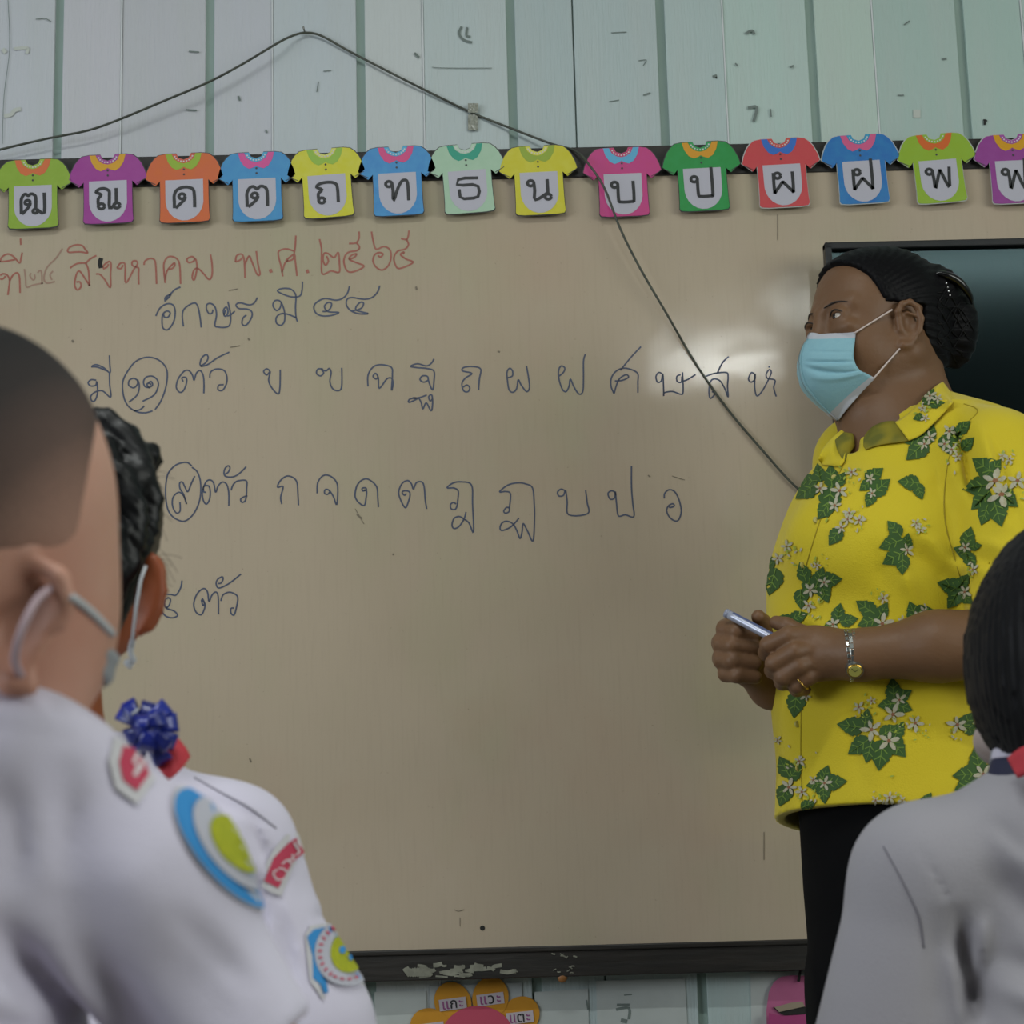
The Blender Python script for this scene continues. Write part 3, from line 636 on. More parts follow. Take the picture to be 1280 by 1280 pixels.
# ------------------------------------------------------------------ flat screen television
YT = 2.93
tv = empty('television', P(1150, 640, YT), 'black flat screen television mounted in front of the whiteboard behind the teacher', 'television')
m_tvf = mat('tv_black_plastic', '15181b', .35); m_scr = mat('tv_glass', '050809', .12, spec=.6); m_scr.node_tree.nodes['Principled BSDF'].inputs['Specular Tint'].default_value = (.62, .95, 1, 1)
A = P(1029, 306, YT); B = P(1046, 690, YT); wtv = 1.02; htv = (A - B).length
Rm = Matrix.Rotation(math.radians(0.6), 3, 'X')
TC = Vector((A.x + wtv / 2, YT, A.z - htv / 2))
def tvb(name, cx, cz, sx, sz, dy, sy, m, bev=.002):
    bm = bmesh.new(); add_box(bm, TC + Rm @ Vector((cx, dy, cz)), (sx, sy, sz), bev, Rm); return bmobj(name, bm, m, tv)
tvb('housing', 0, 0, wtv * .96, htv * .94, .022, .03, m_tvf)
tvb('bezel_top', 0, htv / 2 - .006, wtv, .012, 0, .022, m_tvf); tvb('bezel_bottom', 0, -htv / 2 + .009, wtv, .018, 0, .022, m_tvf)
tvb('bezel_side', -wtv / 2 + .0055, 0, .011, htv, 0, .022, m_tvf); tvb('bezel_side', wtv / 2 - .0055, 0, .011, htv, 0, .022, m_tvf)
tvb('screen', 0, 0, wtv - .02, htv - .024, .004, .008, m_scr, .0005)
tvb('wall_bracket', 0, 0, .3, .2, .047, .028, m_tvf)

# ------------------------------------------------------------------ paper flower with petals and vowel tags
fl = empty('paper_flower', P(597, 1285, YP), 'orange petalled paper flower with pink centre under the board rail', 'paper flower')
m_pet = mat('petal_orange', 'c58a1e', .7, .3, 40, 'b37a14'); m_cen = mat('flower_pink', 'b8475f', .7); m_tag = mat('tag_white', 'b8aeb4', .6)
m_vow = mat('tag_purple_ink', '8c4a7c', .6)
m_sheet = mat('backing_sheet', 'a9b0b2', .5)
quadp('backing_sheet', [(537, 1233), (652, 1228), (656, 1420), (540, 1420)], YP - .0005, m_sheet, fl)
def disc(name, u, v, ru, rv, Y, th, m, par, n=28, rot=0):
    c = P(u, v, Y); k = F / Y; bm = bmesh.new(); ca, sa = math.cos(rot), math.sin(rot)
    def pt(t, dy): x, z = ru / k * math.cos(t), rv / k * math.sin(t); return c + Vector((x * ca - z * sa, dy, x * sa + z * ca))
    a = [bm.verts.new(pt(t, -th)) for t in np.linspace(0, 2 * math.pi, n + 1)[:-1]]; b = [bm.verts.new(pt(t, 0)) for t in np.linspace(0, 2 * math.pi, n + 1)[:-1]]
    bm.faces.new(a); bm.faces.new(b[::-1])
    for i in range(n): bm.faces.new((a[i], b[i], b[(i + 1) % n], a[(i + 1) % n]))
    bmesh.ops.recalc_face_normals(bm, faces=bm.faces); return bmobj(name, bm, m, par)
def text_mesh(name, s, center, size, m, parent, ang=0., yrot=None):
    c = bpy.data.curves.new(name, 'FONT'); c.body = s; c.size = size; c.align_x = 'CENTER'; c.align_y = 'CENTER'; c.offset = size * .01
    o = bpy.data.objects.new(name, c); COL.objects.link(o)
    dg = bpy.context.evaluated_depsgraph_get(); me = bpy.data.meshes.new_from_object(o.evaluated_get(dg)); bpy.data.objects.remove(o)
    M = Matrix.Translation(center) @ Matrix.Rotation(-ang, 4, 'Y') @ Matrix.Rotation(math.radians(90), 4, 'X')
    me.transform(M); me.materials.clear()
    return link(name, me, m, parent)
petals = [(566, 1253, 'แ', 'ก', 'ะ', .10), (613, 1247, 'แ', 'ว', 'ะ', .10), (650, 1270, 'แ', 'ต', 'ะ', .08), (538, 1284, 'แ', 'จ', 'ะ', .1), (664, 1310, 'แ', 'ม', 'ะ', 0), (530, 1325, 'แ', 'ป', 'ะ', 0), (560, 1360, 'แ', 'ล', 'ะ', 0), (610, 1370, 'แ', 'ร', 'ะ', 0), (650, 1350, 'แ', 'ย', 'ะ', 0)]
for i, (u, v, a, b, c, rot) in enumerate(petals):
    ang = math.atan2(1312 - v, u - 597)
    pt = disc('petal', u, v, 25, 22, YP - .003 - .0008 * (i % 2), .0012, m_pet, fl, rot=ang)
    rt = rot
    cc = P(u, v + 2, YP - .0056); k = F / 3.02; w_, h_ = 16.5 / k, 6.8 / k
    vs = [cc + Vector((sx * w_ * math.cos(rt) - sz * h_ * math.sin(rt), -.0002, sx * w_ * math.sin(rt) + sz * h_ * math.cos(rt))) for sx, sz in ((-1, -1), (1, -1), (1, 1), (-1, 1))]
    mesh('tag', vs, [(0, 1, 2, 3)], m_tag, fl)
    for t, off, mm in ((a, -9, m_vow), (b, 1, m_ink), (c, 10, m_vow)):
        text_mesh('tag_letter', t, cc + Vector((off / k * math.cos(rt), -.0006, off / k * math.sin(rt) + .0)), .0215, mm, fl, rt)
disc('flower_centre', 597, 1302, 46, 42, YP - .005, .0015, m_cen, fl, 40)

# ------------------------------------------------------------------ pink pocket and wooden knob
pk = empty('wall_pocket', P(985, 1260, YP), 'pink plastic wall pocket hanging on a black hook under the board', 'wall pocket')
def outline_plate(name, poly, Y, th, m, par):
    n = len(poly); bm = bmesh.new(); a = [bm.verts.new(P(u, v, Y - th)) for u, v in poly]; b = [bm.verts.new(P(u, v, Y)) for u, v in poly]
    fa = bm.faces.new(a); bm.faces.new(b[::-1])
    for i in range(n): bm.faces.new((a[i], b[i], b[(i + 1) % n], a[(i + 1) % n]))
    bmesh.ops.recalc_face_normals(bm, faces=bm.faces); return bmobj(name, bm, m, par)
m_pink = mat('pink_plastic', 'b8688e', .35, .4, 30, 'a4587c'); m_pink2 = mat('pink_plastic_front', 'a8487a', .35)
outline_plate('back_plate', [(959, 1330), (958, 1262), (961, 1240), (967, 1228), (976, 1221), (990, 1219), (1012, 1220), (1040, 1224), (1046, 1240), (1046, 1330)], YP - .003, .004, m_pink, pk)
outline_plate('front_plate', [(960, 1330), (961, 1266), (974, 1269), (982, 1270), (1006, 1268), (1030, 1262), (1046, 1260), (1048, 1330)], YP - .016, .004, m_pink2, pk)
outline_plate('pocket_opening', [(966, 1259), (974, 1266), (980, 1269), (1006, 1268), (1012, 1262), (1004, 1257), (990, 1260)], YP - .008, .002, m_dark, pk)
outline_plate('folded_card', [(968, 1259), (974, 1265), (1006, 1258), (1003, 1252), (990, 1253)], YP - .011, .001, mat('beige_card', '948774', .7), pk)
hk = empty('hook', P(999, 1220, YP), 'black hook under the board rail holding the pink pocket', 'hook')
tube('hook_wire', [P(1001, 1208, YP - .006), P(1000, 1216, YP - .012), P(998, 1227, YP - .012)], [.0012, .0022, .0024], m_dark, hk)
kb = empty('wooden_knob', P(703, 1221, YB - .01), 'small round brown wooden knob at the underside of the board rail', 'knob')
bm = bmesh.new(); bmesh.ops.create_uvsphere(bm, u_segments=20, v_segments=12, radius=.0075)
bmesh.ops.transform(bm, matrix=Matrix.Translation(P(703, 1222, YB - .018)) @ Matrix.Diagonal((1, .6, 1, 1)), verts=bm.verts); bmobj('knob_cap', bm, mat('knob_brown', '8a5c30', .5), kb, True)
tube('knob_stem', [P(703, 1221, YB - .018), P(703, 1220, YB + .03)], .003, mat('knob_brown', '8a5c30', .5), kb)
# ------------------------------------------------------------------ people: shared pieces
def decal(name, polys, bvh, mats, idx, parent, off=.0012, label=None):
    """flat print lying on a garment: polygons given in pixels are laid on the surface; idx = material per polygon"""
    vs, fs, mi = [], [], []
    for poly, k, o in polys:
        n = len(poly); hit = [p for p in poly if bvh.ray_cast(CAMPOS, ray(*p))[0] is not None]
        if not hit: continue
        c = np.mean(np.array(hit, float), 0)
        if len(hit) < n:                 # the garment's own edge trims what would hang over it
            q_ = []
            for p in poly:
                for t in np.linspace(1, 0, 25):
                    e = tuple(c + (np.array(p, float) - c) * t)
                    if bvh.ray_cast(CAMPOS, ray(*e))[0] is not None: break
                q_.append(e)
            poly = q_
        rings = [poly, [tuple(c + (np.array(p) - c) * .5) for p in poly], [tuple(c)]]
        ids = []; 
        for ring in rings:
            row = []
            for (u, v) in ring:
                d = ray(u, v); h = bvh.ray_cast(CAMPOS, d)
                if h[0] is None: row.append(-1); continue
                nn = h[1] if h[1].dot(d) < 0 else -h[1]
                vs.append(h[0] + nn * (off + o) - d * .0003); row.append(len(vs) - 1)
            ids.append(row)
        for i in range(n):
            j = (i + 1) % n
            q = (ids[0][i], ids[0][j], ids[1][j], ids[1][i])
            if min(q) >= 0 and max((vs[a] - vs[b]).length for a in q for b in q) < .09: fs.append(q); mi.append(k)
            q = (ids[1][i], ids[1][j], ids[2][0])
            if min(q) >= 0 and max((vs[a] - vs[b]).length for a in q for b in q) < .09: fs.append(q); mi.append(k)
    o = mesh(name, vs, fs, mats, parent, True, mi)
    if label: tag(o, label)
    return o
def V3(p): return np.array(p, float)

# ------------------------------------------------------------------ the teacher
YTE = 2.57
KT = F / YTE
def T(u, v, dy=0.): return np.array(P(u, v, YTE + dy))
def px(r): return r / KT
m_skin = mat('teacher_skin', '73543b', .5, .35, 9, '664a36', bump=.0005, bscale=130, sub=.08, spec=.35)
m_hairT = mat('black_hair', '100f12', .5, .5, 30, '09090b', spec=.10)
teacher = empty('person', (T(1130, 900)[0], YTE, 0), 'woman in yellow floral shirt and blue face mask standing before the board', 'person')
# --- head frame: f forward, l her left (towards the camera), u up
HC = T(1101, 418); FA = math.radians(24)
fv = np.array([-math.cos(FA), -math.sin(FA), 0.]); lv = np.array([math.sin(FA), -math.cos(FA), 0.]); uv = np.array([0, 0, 1.])
rl = math.radians(-1.5)
def H(f, l, u): return HC + fv * f + lv * l + uv * u
HM = np.stack([fv, lv, uv], 1)
body = SDF([T(880, 800)[0], YTE - .285, T(1100, 935)[2]], [T(1362, 800)[0], YTE + .31, T(1100, 290)[2]], .0024)
def hell(c, r, k=.012, op=1, rot=None): body.ell(H(*c), r, k, HM if rot is None else rot, op)
def hcone(a, b, ra, rb, k=.012, op=1): body.cone(H(*a), H(*b), ra, rb, k, op)
hell((-.006, 0, .036), (.091, .073, .082)); hell((.032, 0, .044), (.060, .062, .058), .02)
hell((.050, 0, .014), (.044, .060, .044), .02); hell((.036, 0, -.034), (.060, .061, .060), .03)
for s_ in (-1, 1):
    hell((.050, s_ * .036, -.035), (.036, .026, .034), .02)
    hcone((.0, s_ * .056, -.040), (.058, s_ * .012, -.088), .024, .024, .03)
    hcone((.091, s_ * .012, .026), (.076, s_ * .044, .026), .009, .008, .012)
    hell((.104, s_ * .031, .010), (.016, .020, .011), .012, -1)
    hell((.089, s_ * .031, .010), (.0105, .0165, .0125), .006)
    hell((.100, s_ * .032, .008), (.011, .0130, .0038), .003, -1)
    hell((.084, s_ * .034, -.009), (.012, .020, .008), .014)
hell((.056, 0, -.084), (.032, .034, .026), .03)
hcone((.098, 0, .016), (.106, 0, -.018), .008, .010, .012); hell((.104, 0, -.024), (.012, .015, .009), .01)
hell((.092, 0, -.068), (.016, .026, .014), .015)
# neck, fleshy under the chin
body.cone(H(-.028, 0, -.04), T(1135, 560, .0), .058, .070, .03)
body.cone(H(.030, 0, -.098), T(1105, 545, -.02), .040, .050, .03)
# ear (near and far)
EPTS = [(.010, .070, .006), (.013, .075, .018), (.007, .080, .028), (-.006, .084, .031), (-.018, .087, .024), (-.023, .088, .008), (-.020, .085, -.008), (-.011, .080, -.021), (-.002, .075, -.028)]
for s_ in (-1, 1):
    e = [(a * .85 + .014, (.072 + (b - .070) * .75) * s_, c - .009) for a, b, c in EPTS]
    for a, b in zip(e, e[1:]): hcone(a, b, .0042, .0042, .003)
    hcone(e[-1], (e[-1][0] + .008, e[-1][1], e[-1][2] - .001), .0065, .006, .005)
    hell((.008, s_ * .073, -.010), (.015, .007, .024), .005)
    hell((.011, s_ * .081, -.006), (.009, .007, .014), .003, -1)
    hcone((.023, s_ * .0735, -.004), (.022, s_ * .074, -.016), .004, .004, .004)
    hcone((.012, s_ * .079, .008), (.001, s_ * .082, .004), .0022, .0022, .003)
# torso core under the clothes
body.cone(T(1135, 560), T(1140, 640), .075, .11, .05); body.cone(T(1140, 640), T(1130, 900), .11, .115, .05)
# near arm (her left)
SH_N = T(1247, 575, -.14); EL_N = T(1300, 800, -.22); WR_N = T(1072, 819, -.190)
body.cone(T(1150, 580, -.02), SH_N, .045, .044, .02); body.cone(SH_N, EL_N, .044, .047, .02)
body.cone(EL_N, T(1170, 808, -.208), .047, .041, .01); body.cone(T(1170, 808, -.208), WR_N, .041, .0295, .02)
# near hand
hm = .0125
body.cone(WR_N, T(1040, 817, -.176), .028, .027, .02)
body.ell(T(1026, 817, -.172), (.040, .020, .034), .015); body.ell(T(1012, 808, -.170), (.026, .017, .024), .012)
def finger(pts, rs, k=.0035):
    for (a, b), (ra, rb) in zip(zip(pts, pts[1:]), zip(rs, rs[1:])): body.cone(a, b, ra, rb, k)
finger([T(1008, 796, -.176), T(986, 795, -.180), T(961, 806, -.166), T(958, 816, -.142), T(970, 822, -.128)], [.0135, .0125, .0112, .0104, .0092])
finger([T(1010, 812, -.180), T(994, 815, -.186), T(968, 829, -.174), T(966, 838, -.150), T(980, 840, -.136)], [.0135, .0128, .0115, .0104, .0092])
finger([T(1014, 828, -.178), T(1000, 832, -.184), T(979, 846, -.174), T(978, 853, -.150), T(992, 853, -.138)], [.0130, .0122, .0110, .0100, .0090])
finger([T(1022, 840, -.172), T(1010, 846, -.178), T(996, 857, -.170), T(996, 862, -.150), T(1006, 862, -.140)], [.0120, .0108, .0098, .0090, .0082])
finger([T(1030, 806, -.150), T(1004, 794, -.140), T(983, 782, -.132), T(970, 778, -.124)], [.015, .0125, .0108, .009])
# far arm (her right) and hand
SH_F = T(1075, 575, .15); EL_F = T(1085, 850, .26); WR_F = T(965, 858, -.010)
body.cone(T(1120, 570, .05), SH_F, .05, .052, .03); body.cone(SH_F, EL_F, .052, .042, .02); body.cone(EL_F, T(1000, 870, .09), .042, .036, .01)
body.cone(T(1000, 870, .09), WR_F, .036, .027, .02); body.cone(WR_F, T(940, 838, -.045), .027, .024, .02)
body.ell(T(934, 818, -.050), (.026, .024, .036), .012)
for v0, d0, x0_ in ((786, 0, 905), (804, -.004, 899), (823, -.004, 900), (841, 0, 906)):
    r0 = .0128 if v0 < 840 else .0115
    finger([T(928, v0 + 2, -.035), T(x0_ + 3, v0, -.052), T(x0_ + 2, v0 + 1, -.085), T(x0_ + 16, v0 + 3, -.104), T(945, v0 + 6, -.100)], [r0, r0 + .0004, r0 - .0005, r0 - .0012, r0 - .003])
finger([T(950, 815, -.06), T(955, 795, -.070), T(953, 778, -.086), T(948, 771, -.098)], [.014, .0125, .0112, .0095])
bo, bvq = body.build('body', m_skin, teacher)
bvh_body = bvh_of(bvq)
# --- eyes, brows, lashes
m_eye = mat('eye_white', 'b8aea2', .25); m_iris = mat('iris_dark', '1a1210', .15); m_brow = mat('brow_hair', '2a211c', .8)
for s_ in (-1, 1):
    e = H(.0845 if s_ > 0 else .0795, s_ * .031, .008)
    bm = bmesh.new(); bmesh.ops.create_uvsphere(bm, u_segments=20, v_segments=14, radius=.0122); bmesh.ops.translate(bm, verts=bm.verts, vec=e)
    eo = bmobj('eye', bm, m_eye, teacher, True)
    g = (fv - lv * .30 - uv * .02); g /= np.linalg.norm(g)
    bm = bmesh.new(); bmesh.ops.create_uvsphere(bm, u_segments=16, v_segments=10, radius=.0068); bmesh.ops.translate(bm, verts=bm.verts, vec=Vector(e + g * .0066)); bmobj('iris', bm, m_iris, eo, True)
def on_skin(f, l, u, off=.0008):
    o = Vector(H(f + .08, l, u)); h = bvh_body.ray_cast(o, Vector(-fv)); return (h[0] + Vector(fv) * off) if h[0] is not None else Vector(H(f, l, u))
for s_ in (-1, 1):
    tube('eyebrow', [on_skin(.08, s_ * (.014 + .034 * t), .0235 + .006 * math.sin(t * 2.4) - .003 * t) for t in np.linspace(0, 1, 9)], [.0005, .0010, .0013, .0014, .0014, .0012, .001, .0008, .0004], m_brow, teacher, 6)
    tube('eyelashes', [on_skin(.08, s_ * (.0185 + .027 * t), .010 + .0062 * math.sin(t * 2.9) - .0008 * t, .0005) for t in np.linspace(0, 1, 9)], [.0006, .0011, .0012, .0012, .0012, .0012, .0012, .001, .0005], m_brow, teacher, 6)
# --- hair
hair = SDF(T(1010, 290) * [1, 0, 1] + [0, YTE - .13, -.22], T(1260, 290) * [1, 0, 1] + [0, YTE + .16, .03], .0024)
hair.ell(H(-.008, 0, .041), (.098, .080, .084), .01, HM); hair.ell(H(.030, 0, .049), (.070, .070, .062), .015, HM)
hair.ell(H(-.035, 0, -.012), (.070, .066, .062), .02, HM)
# hairline: forehead curve in front, above the ear at the side, down to the nape behind it
def side_cut(X, Y, Z):
    f = (X - HC[0]) * fv[0] + (Y - HC[1]) * fv[1]; u = Z - HC[2] + 0 * f - .018
    d1 = (f - np.interp(u, [-.03, -.01, 0, .016, .041, .059, .07, .09], [.012, .014, .032, .044, .055, .067, .076, .092])) * .8
    d2 = np.minimum(f + .021 + .6 * np.maximum(0, -(u + .025)), -(u - .006))
    d2 = np.maximum(d2, -(u + .094))
    return np.maximum(d1, d2)
X = hair.ax[0][:, None, None]; Y = hair.ax[1][None, :, None]; Z = hair.ax[2][None, None, :]
hair.D = np.maximum(hair.D, side_cut(X, Y, Z).astype(np.float32))
hair.ell(T(1192, 408, .035), (px(31), .045, px(56)), .016)
hair.ell(T(1172, 372, .02), (px(30), .05, px(40)), .02)
def groove(X, Y, Z):
    f = (X - HC[0]) * fv[0] + (Y - HC[1]) * fv[1]; l = (X - HC[0]) * lv[0] + (Y - HC[1]) * lv[1]; u = Z - HC[2]
    a = np.arctan2(u - .0, -f + .12)
    return .0009 * np.sin(a * 95 + 5 * np.sin(l * 40)) + .0005 * np.sin(a * 210 + l * 60)
hair.disp(groove)
ho, hvq = hair.build('hair', m_hairT, teacher, relax=1)
# bun net: criss-cross strands over the bun, and the claw clip
random.seed(5)
m_net = mat('hair_net', '09080a', .5, spec=.2)
bvh_h = bvh_of(hvq)
for k in range(16):
    a0 = random.uniform(340, 450); pts = []
    for t in np.linspace(0, 1, 9):
        u = 1172 + 52 * t; v = a0 + 50 * (t - .3) * random.choice((1, 1)) * (1 if k % 2 else -1) + 8 * math.sin(t * 7 + k)
        h = bvh_h.ray_cast(CAMPOS, ray(u, v))
        if h[0] is not None and h[0].y < YTE + .12: pts.append(h[0] - ray(u, v) * .0008)
    if len(pts) > 3: tube('net_strand', pts, .0008, m_net, ho, 5)
cpts = [T(1168, 342, -.035), T(1180, 343, -.036), T(1194, 349, -.032), T(1205, 359, -.026), T(1213, 371, -.016), T(1215, 380, -.008)]
clipo = tube('claw_clip', [Vector(p) for p in catmull(cpts, 4)], [.002, .003, .0038, .0044, .005, .0055, .0058, .006, .006, .006, .006, .0058, .0056, .0052, .0048, .0044, .004, .0034, .0026, .002, .0014], mat('clip_black', '0d0d10', .2), teacher, 10)
for i in range(4):
    q = T(1183 + i * 1.5, 354 + i * 5, -.036); bm = bmesh.new(); bmesh.ops.create_icosphere(bm, subdivisions=1, radius=.0013); bmesh.ops.translate(bm, verts=bm.verts, vec=q); bmobj('clip_stone', bm, mat('clip_stone', 'c8c8cc', .1), clipo)

# --- face mask
m_mask = mat('mask_blue', '86b4c0', .75, .3, 120, '7aaabb', bump=.0003, bscale=400, sheen=.2); m_maskw = mat('mask_white_edge', 'b4b6be', .75); m_strap = mat('mask_strap', 'c9b9b4', .7)
rowsC = [(1014, 418, .108), (1003, 433, .122), (998, 455, .126), (1004, 481, .118), (1022, 505, .099), (1047, 527, .072)]
rowsE = [(1070, 415, .060), (1068, 432, .064), (1067, 447, .067), (1073, 461, .068), (1083, 467, .067), (1094, 473, .064)]
def interp_rows(rows, t):
    a = catmull(rows, 6); x = t * (len(a) - 1); i = min(int(x), len(a) - 2); return a[i] + (a[i + 1] - a[i]) * (x - i)
def mask_pt(t, s_):
    cu, cv, cf = interp_rows(rowsC, t); eu, ev, el = interp_rows(rowsE, t); a_ = abs(s_)
    ef = .068
    l = el * a_; f = cf + (ef - cf) * a_ ** 1.8
    y = HC[1] + f * fv[1] + l * lv[1]
    u = cu + (eu - cu) * (.45 * a_ + .55 * a_ ** 1.9); v = cv + (ev - cv) * a_ ** 1.3
    p = np.array(P(u, v, y))
    if s_ < 0:
        d = p - HC; fl, ll = d @ fv, d @ lv; p = H(fl, -ll, d[2])
    return outside(p, .0034) + pleat(t, a_)
def pleat(t, a_):
    # folds that gather towards the ear side
    d = 0
    for tc, sl, w, am in ((.30, -.05, .020, .0016), (.46, -.10, .022, .0040), (.52, -.16, .03, -.0015), (.64, -.26, .026, .0042), (.76, -.30, .04, -.002)):
        d += am * math.exp(-((t - tc - sl * (1 - a_)) / w) ** 2) * min(1, max(0, (a_ - .12) / .3)) * min(1, (1.06 - a_) / .25)
    return (fv * .7 + lv * .5) * -d
def outside(p, off):
    c, n, i, dd = bvh_body.find_nearest(Vector(p))
    if (Vector(p) - c).dot(n) < off: return np.array(c + n * off)
    return np.array(p)
HC_px = 1101
NT, NS = 72, 49; vs = []; fs = []; mi = []
for i in range(NT):
    for j in range(NS): vs.append(mask_pt(i / (NT - 1), -1 + 2 * j / (NS - 1)))
for i in range(NT - 1):
    for j in range(NS - 1):
        fs.append((i * NS + j, i * NS + j + 1, (i + 1) * NS + j + 1, (i + 1) * NS + j)); mi.append(1 if i < 7 or i > NT - 9 else 0)
mo = mesh('face_mask', vs, fs, [m_mask, m_maskw], teacher, True, mi)
sd = mo.modifiers.new('thickness', 'SOLIDIFY'); sd.thickness = .0012; sd.offset = 1
for s_ in (-1, 1):
    for (t0, ear) in ((.03, (.028, .074, .014)), (.97, (.018, .073, -.036))):
        a = mask_pt(t0, s_ * .98); b = H(ear[0], ear[1] * s_, ear[2]); mid = None
        tube('mask_strap', [Vector(outside(a + (b - a) * q_, .0012)) for q_ in np.linspace(0, .93, 10)], .0013, m_strap, mo, 6)
    pass

# --- shirt
m_shirt = mat('yellow_cotton', 'd0bb0e', .75, .35, 7, 'cbb00c', bump=.0005, bscale=500, sheen=.15)
def row(v, uL, uR, dyc, b):
    l = T(uL, v, dyc); r = T(uR, v, dyc); return ((l[2] + r[2]) / 2, (l[0] + r[0]) / 2, YTE + dyc, (r[0] - l[0]) / 2, b)
SROWS = [row(540, 1082, 1215, .0, .085), row(556, 1046, 1262, .0, .11), row(580, 1016, 1290, .0, .135), row(620, 990, 1302, 0, .15), row(650, 978, 1304, 0, .16), row(690, 965, 1302, 0, .17), row(725, 959, 1300, 0, .175),
         row(760, 959, 1300, 0, .172), row(800, 962, 1302, 0, .170), row(850, 967, 1306, 0, .170), row(900, 970, 1310, .0, .174), row(950, 972, 1312, .0, .176), row(1000, 970, 1314, .0, .178), row(1060, 968, 1316, .0, .178)]
sh = SDF(T(918, 300) * [1, 0, 0] + [0, YTE - .36, T(1000, 1065)[2]], [T(1400, 300)[0], YTE + .30, T(1200, 466)[2]], .0030)
sh.loft(SROWS, .01)
sh.cone(T(1150, 535, -.02), T(1236, 572, -.12), .052, .066, .05); sh.cone(T(1125, 540, .03), T(1072, 588, .13), .05, .060, .05)
sh.cone(T(1165, 525, .0), T(1225, 548, -.04), .035, .05, .04)
sh.ell(T(1070, 676, -.10), (.085, .075, .075), .05); sh.ell(T(1150, 690, -.10), (.10, .07, .08), .06)      # bust
sh.ell(T(1058, 860, -.04), (.078, .11, .13), .05)                                                       # belly
# near sleeve
SE = T(1292, 752, -.205); SN = T(1250, 585, -.135)
sh.cone(SN, SE, .074, .084, .018)
sh.cone(SH_F, T(1085, 740, .22), .066, .070, .02)
# hollow ends and the neck opening
sh.cone(T(1299, 800, -.215), T(1288, 745, -.203), .074, .068, .004, -1)
e_ax = (SE - SN) / np.linalg.norm(SE - SN)
sh.ell(T(1064, 545, -.07), (px(12), .04, px(26)), .008, None, -1)
inner = [(z, cx, cy, a - .015, b - .015) for z, cx, cy, a, b in SROWS]
inner = [r for r in inner if r[0] < T(1100, 930)[2]]
sh.loft(inner, .004, -1)
# creases
def crease(pts, r, depth, k=.012):
    for a, b in zip(pts, pts[1:]):
        sh.cone(a, b, r, r, k, -1) if depth < 0 else sh.cone(a, b, r, r, k)
bvs = None
# hem plane through three points of the photograph
p1, p2, p3 = T(1100, 1001, -.178), T(969, 1019, -.01), T(1003, 1046, .17)
nh = np.cross(p2 - p1, p3 - p1); nh = nh / np.linalg.norm(nh); nh = nh if nh[2] < 0 else -nh
sh.cut(p1, nh)
def folds(X, Y, Z):
    u = (X - T(1100, 700)[0]) * KT; v = -(Z - T(1100, 700)[2]) * KT             # pixels from (1100, 700)
    front = 1 / (1 + np.exp((Y - YTE + .02) * 60))
    def g(x, c, w): return np.exp(-((x - c) / w) ** 2)
    def line(u0, v0, u1, v1, w, amp, fade=40.):
        L = math.hypot(u1 - u0, v1 - v0); dx, dy = (u1 - u0) / L, (v1 - v0) / L
        s_ = (u - (u0 - 1100)) * dx + (v - (v0 - 700)) * dy; n = -(u - (u0 - 1100)) * dy + (v - (v0 - 700)) * dx
        wt = np.clip(s_ / fade, 0, 1) * np.clip((L - s_) / fade, 0, 1)
        return amp * np.exp(-(n / w) ** 2) * wt
    d = line(1174, 540, 1180, 680, 7, .013) + line(1192, 555, 1198, 710, 8, -.008) + line(1160, 565, 1156, 670, 9, -.006) + line(1206, 580, 1214, 720, 7, .005) + line(1146, 590, 1142, 660, 7, .004)
    d = d + line(1085, 698, 1165, 775, 11, .009) + line(1100, 685, 1190, 765, 10, -.008) + line(1120, 705, 1225, 775, 9, .008) + line(1150, 700, 1215, 745, 7, -.005)
    d = d + line(1080, 715, 1112, 795, 9, -.006) + line(1055, 700, 1075, 780, 10, .004) + line(985, 640, 1035, 600, 10, -.002) + line(1070, 640, 1180, 610, 14, -.003)
    d = d + line(1020, 880, 1035, 1000, 9, .002) + line(1060, 870, 1045, 990, 12, -.003) + line(1150, 860, 1175, 1000, 12, .003) + line(1190, 870, 1215, 1000, 10, -.004)
    d = d + line(1200, 700, 1215, 755, 6, .006) + line(975, 770, 1010, 790, 6, .003) 
    d = d + .0012 * np.sin(u * .045 + 2.2 * np.sin(v * .02)) * np.sin(v * .035 + 1.3)
    return d * front
sh.disp(folds)
so, svq = sh.build('shirt', m_shirt, teacher, relax=1)
bvh_s = bvh_of(svq)
# --- collar and placket
def patch(name, rows_, m, parent, th=.0016, sub=6, mats=None):
    """rows of 3-D points, bridged smoothly"""
    R2 = [catmull(r, sub) for r in rows_]; n = len(R2[0]); cols = [catmull([R2[i][j] for i in range(len(R2))], 4) if len(R2) > 2 else [R2[0][j] + (R2[1][j] - R2[0][j]) * t for t in np.linspace(0, 1, 5)] for j in range(n)]
    mm = len(cols[0]); vs = [cols[j][i] for j in range(n) for i in range(mm)]
    fs = [(j * mm + i, j * mm + i + 1, (j + 1) * mm + i + 1, (j + 1) * mm + i) for j in range(n - 1) for i in range(mm - 1)]
    o = mesh(name, vs, fs, m, parent, True); sd = o.modifiers.new('thickness', 'SOLIDIFY'); sd.thickness = th; sd.offset = 0; return o
def front(u, v, off, dy):
    """point in front of cloth and skin at that pixel"""
    d = ray(u, v); hs = [b_.ray_cast(CAMPOS, d) for b_ in (bvh_s, bvh_body)]; hs = [h for h in hs if h[0] is not None and h[0].y < YTE + dy + .12]
    if not hs: return T(u, v, dy)
    h = min(hs, key=lambda h: h[0].y); return np.array(h[0] - d * off)
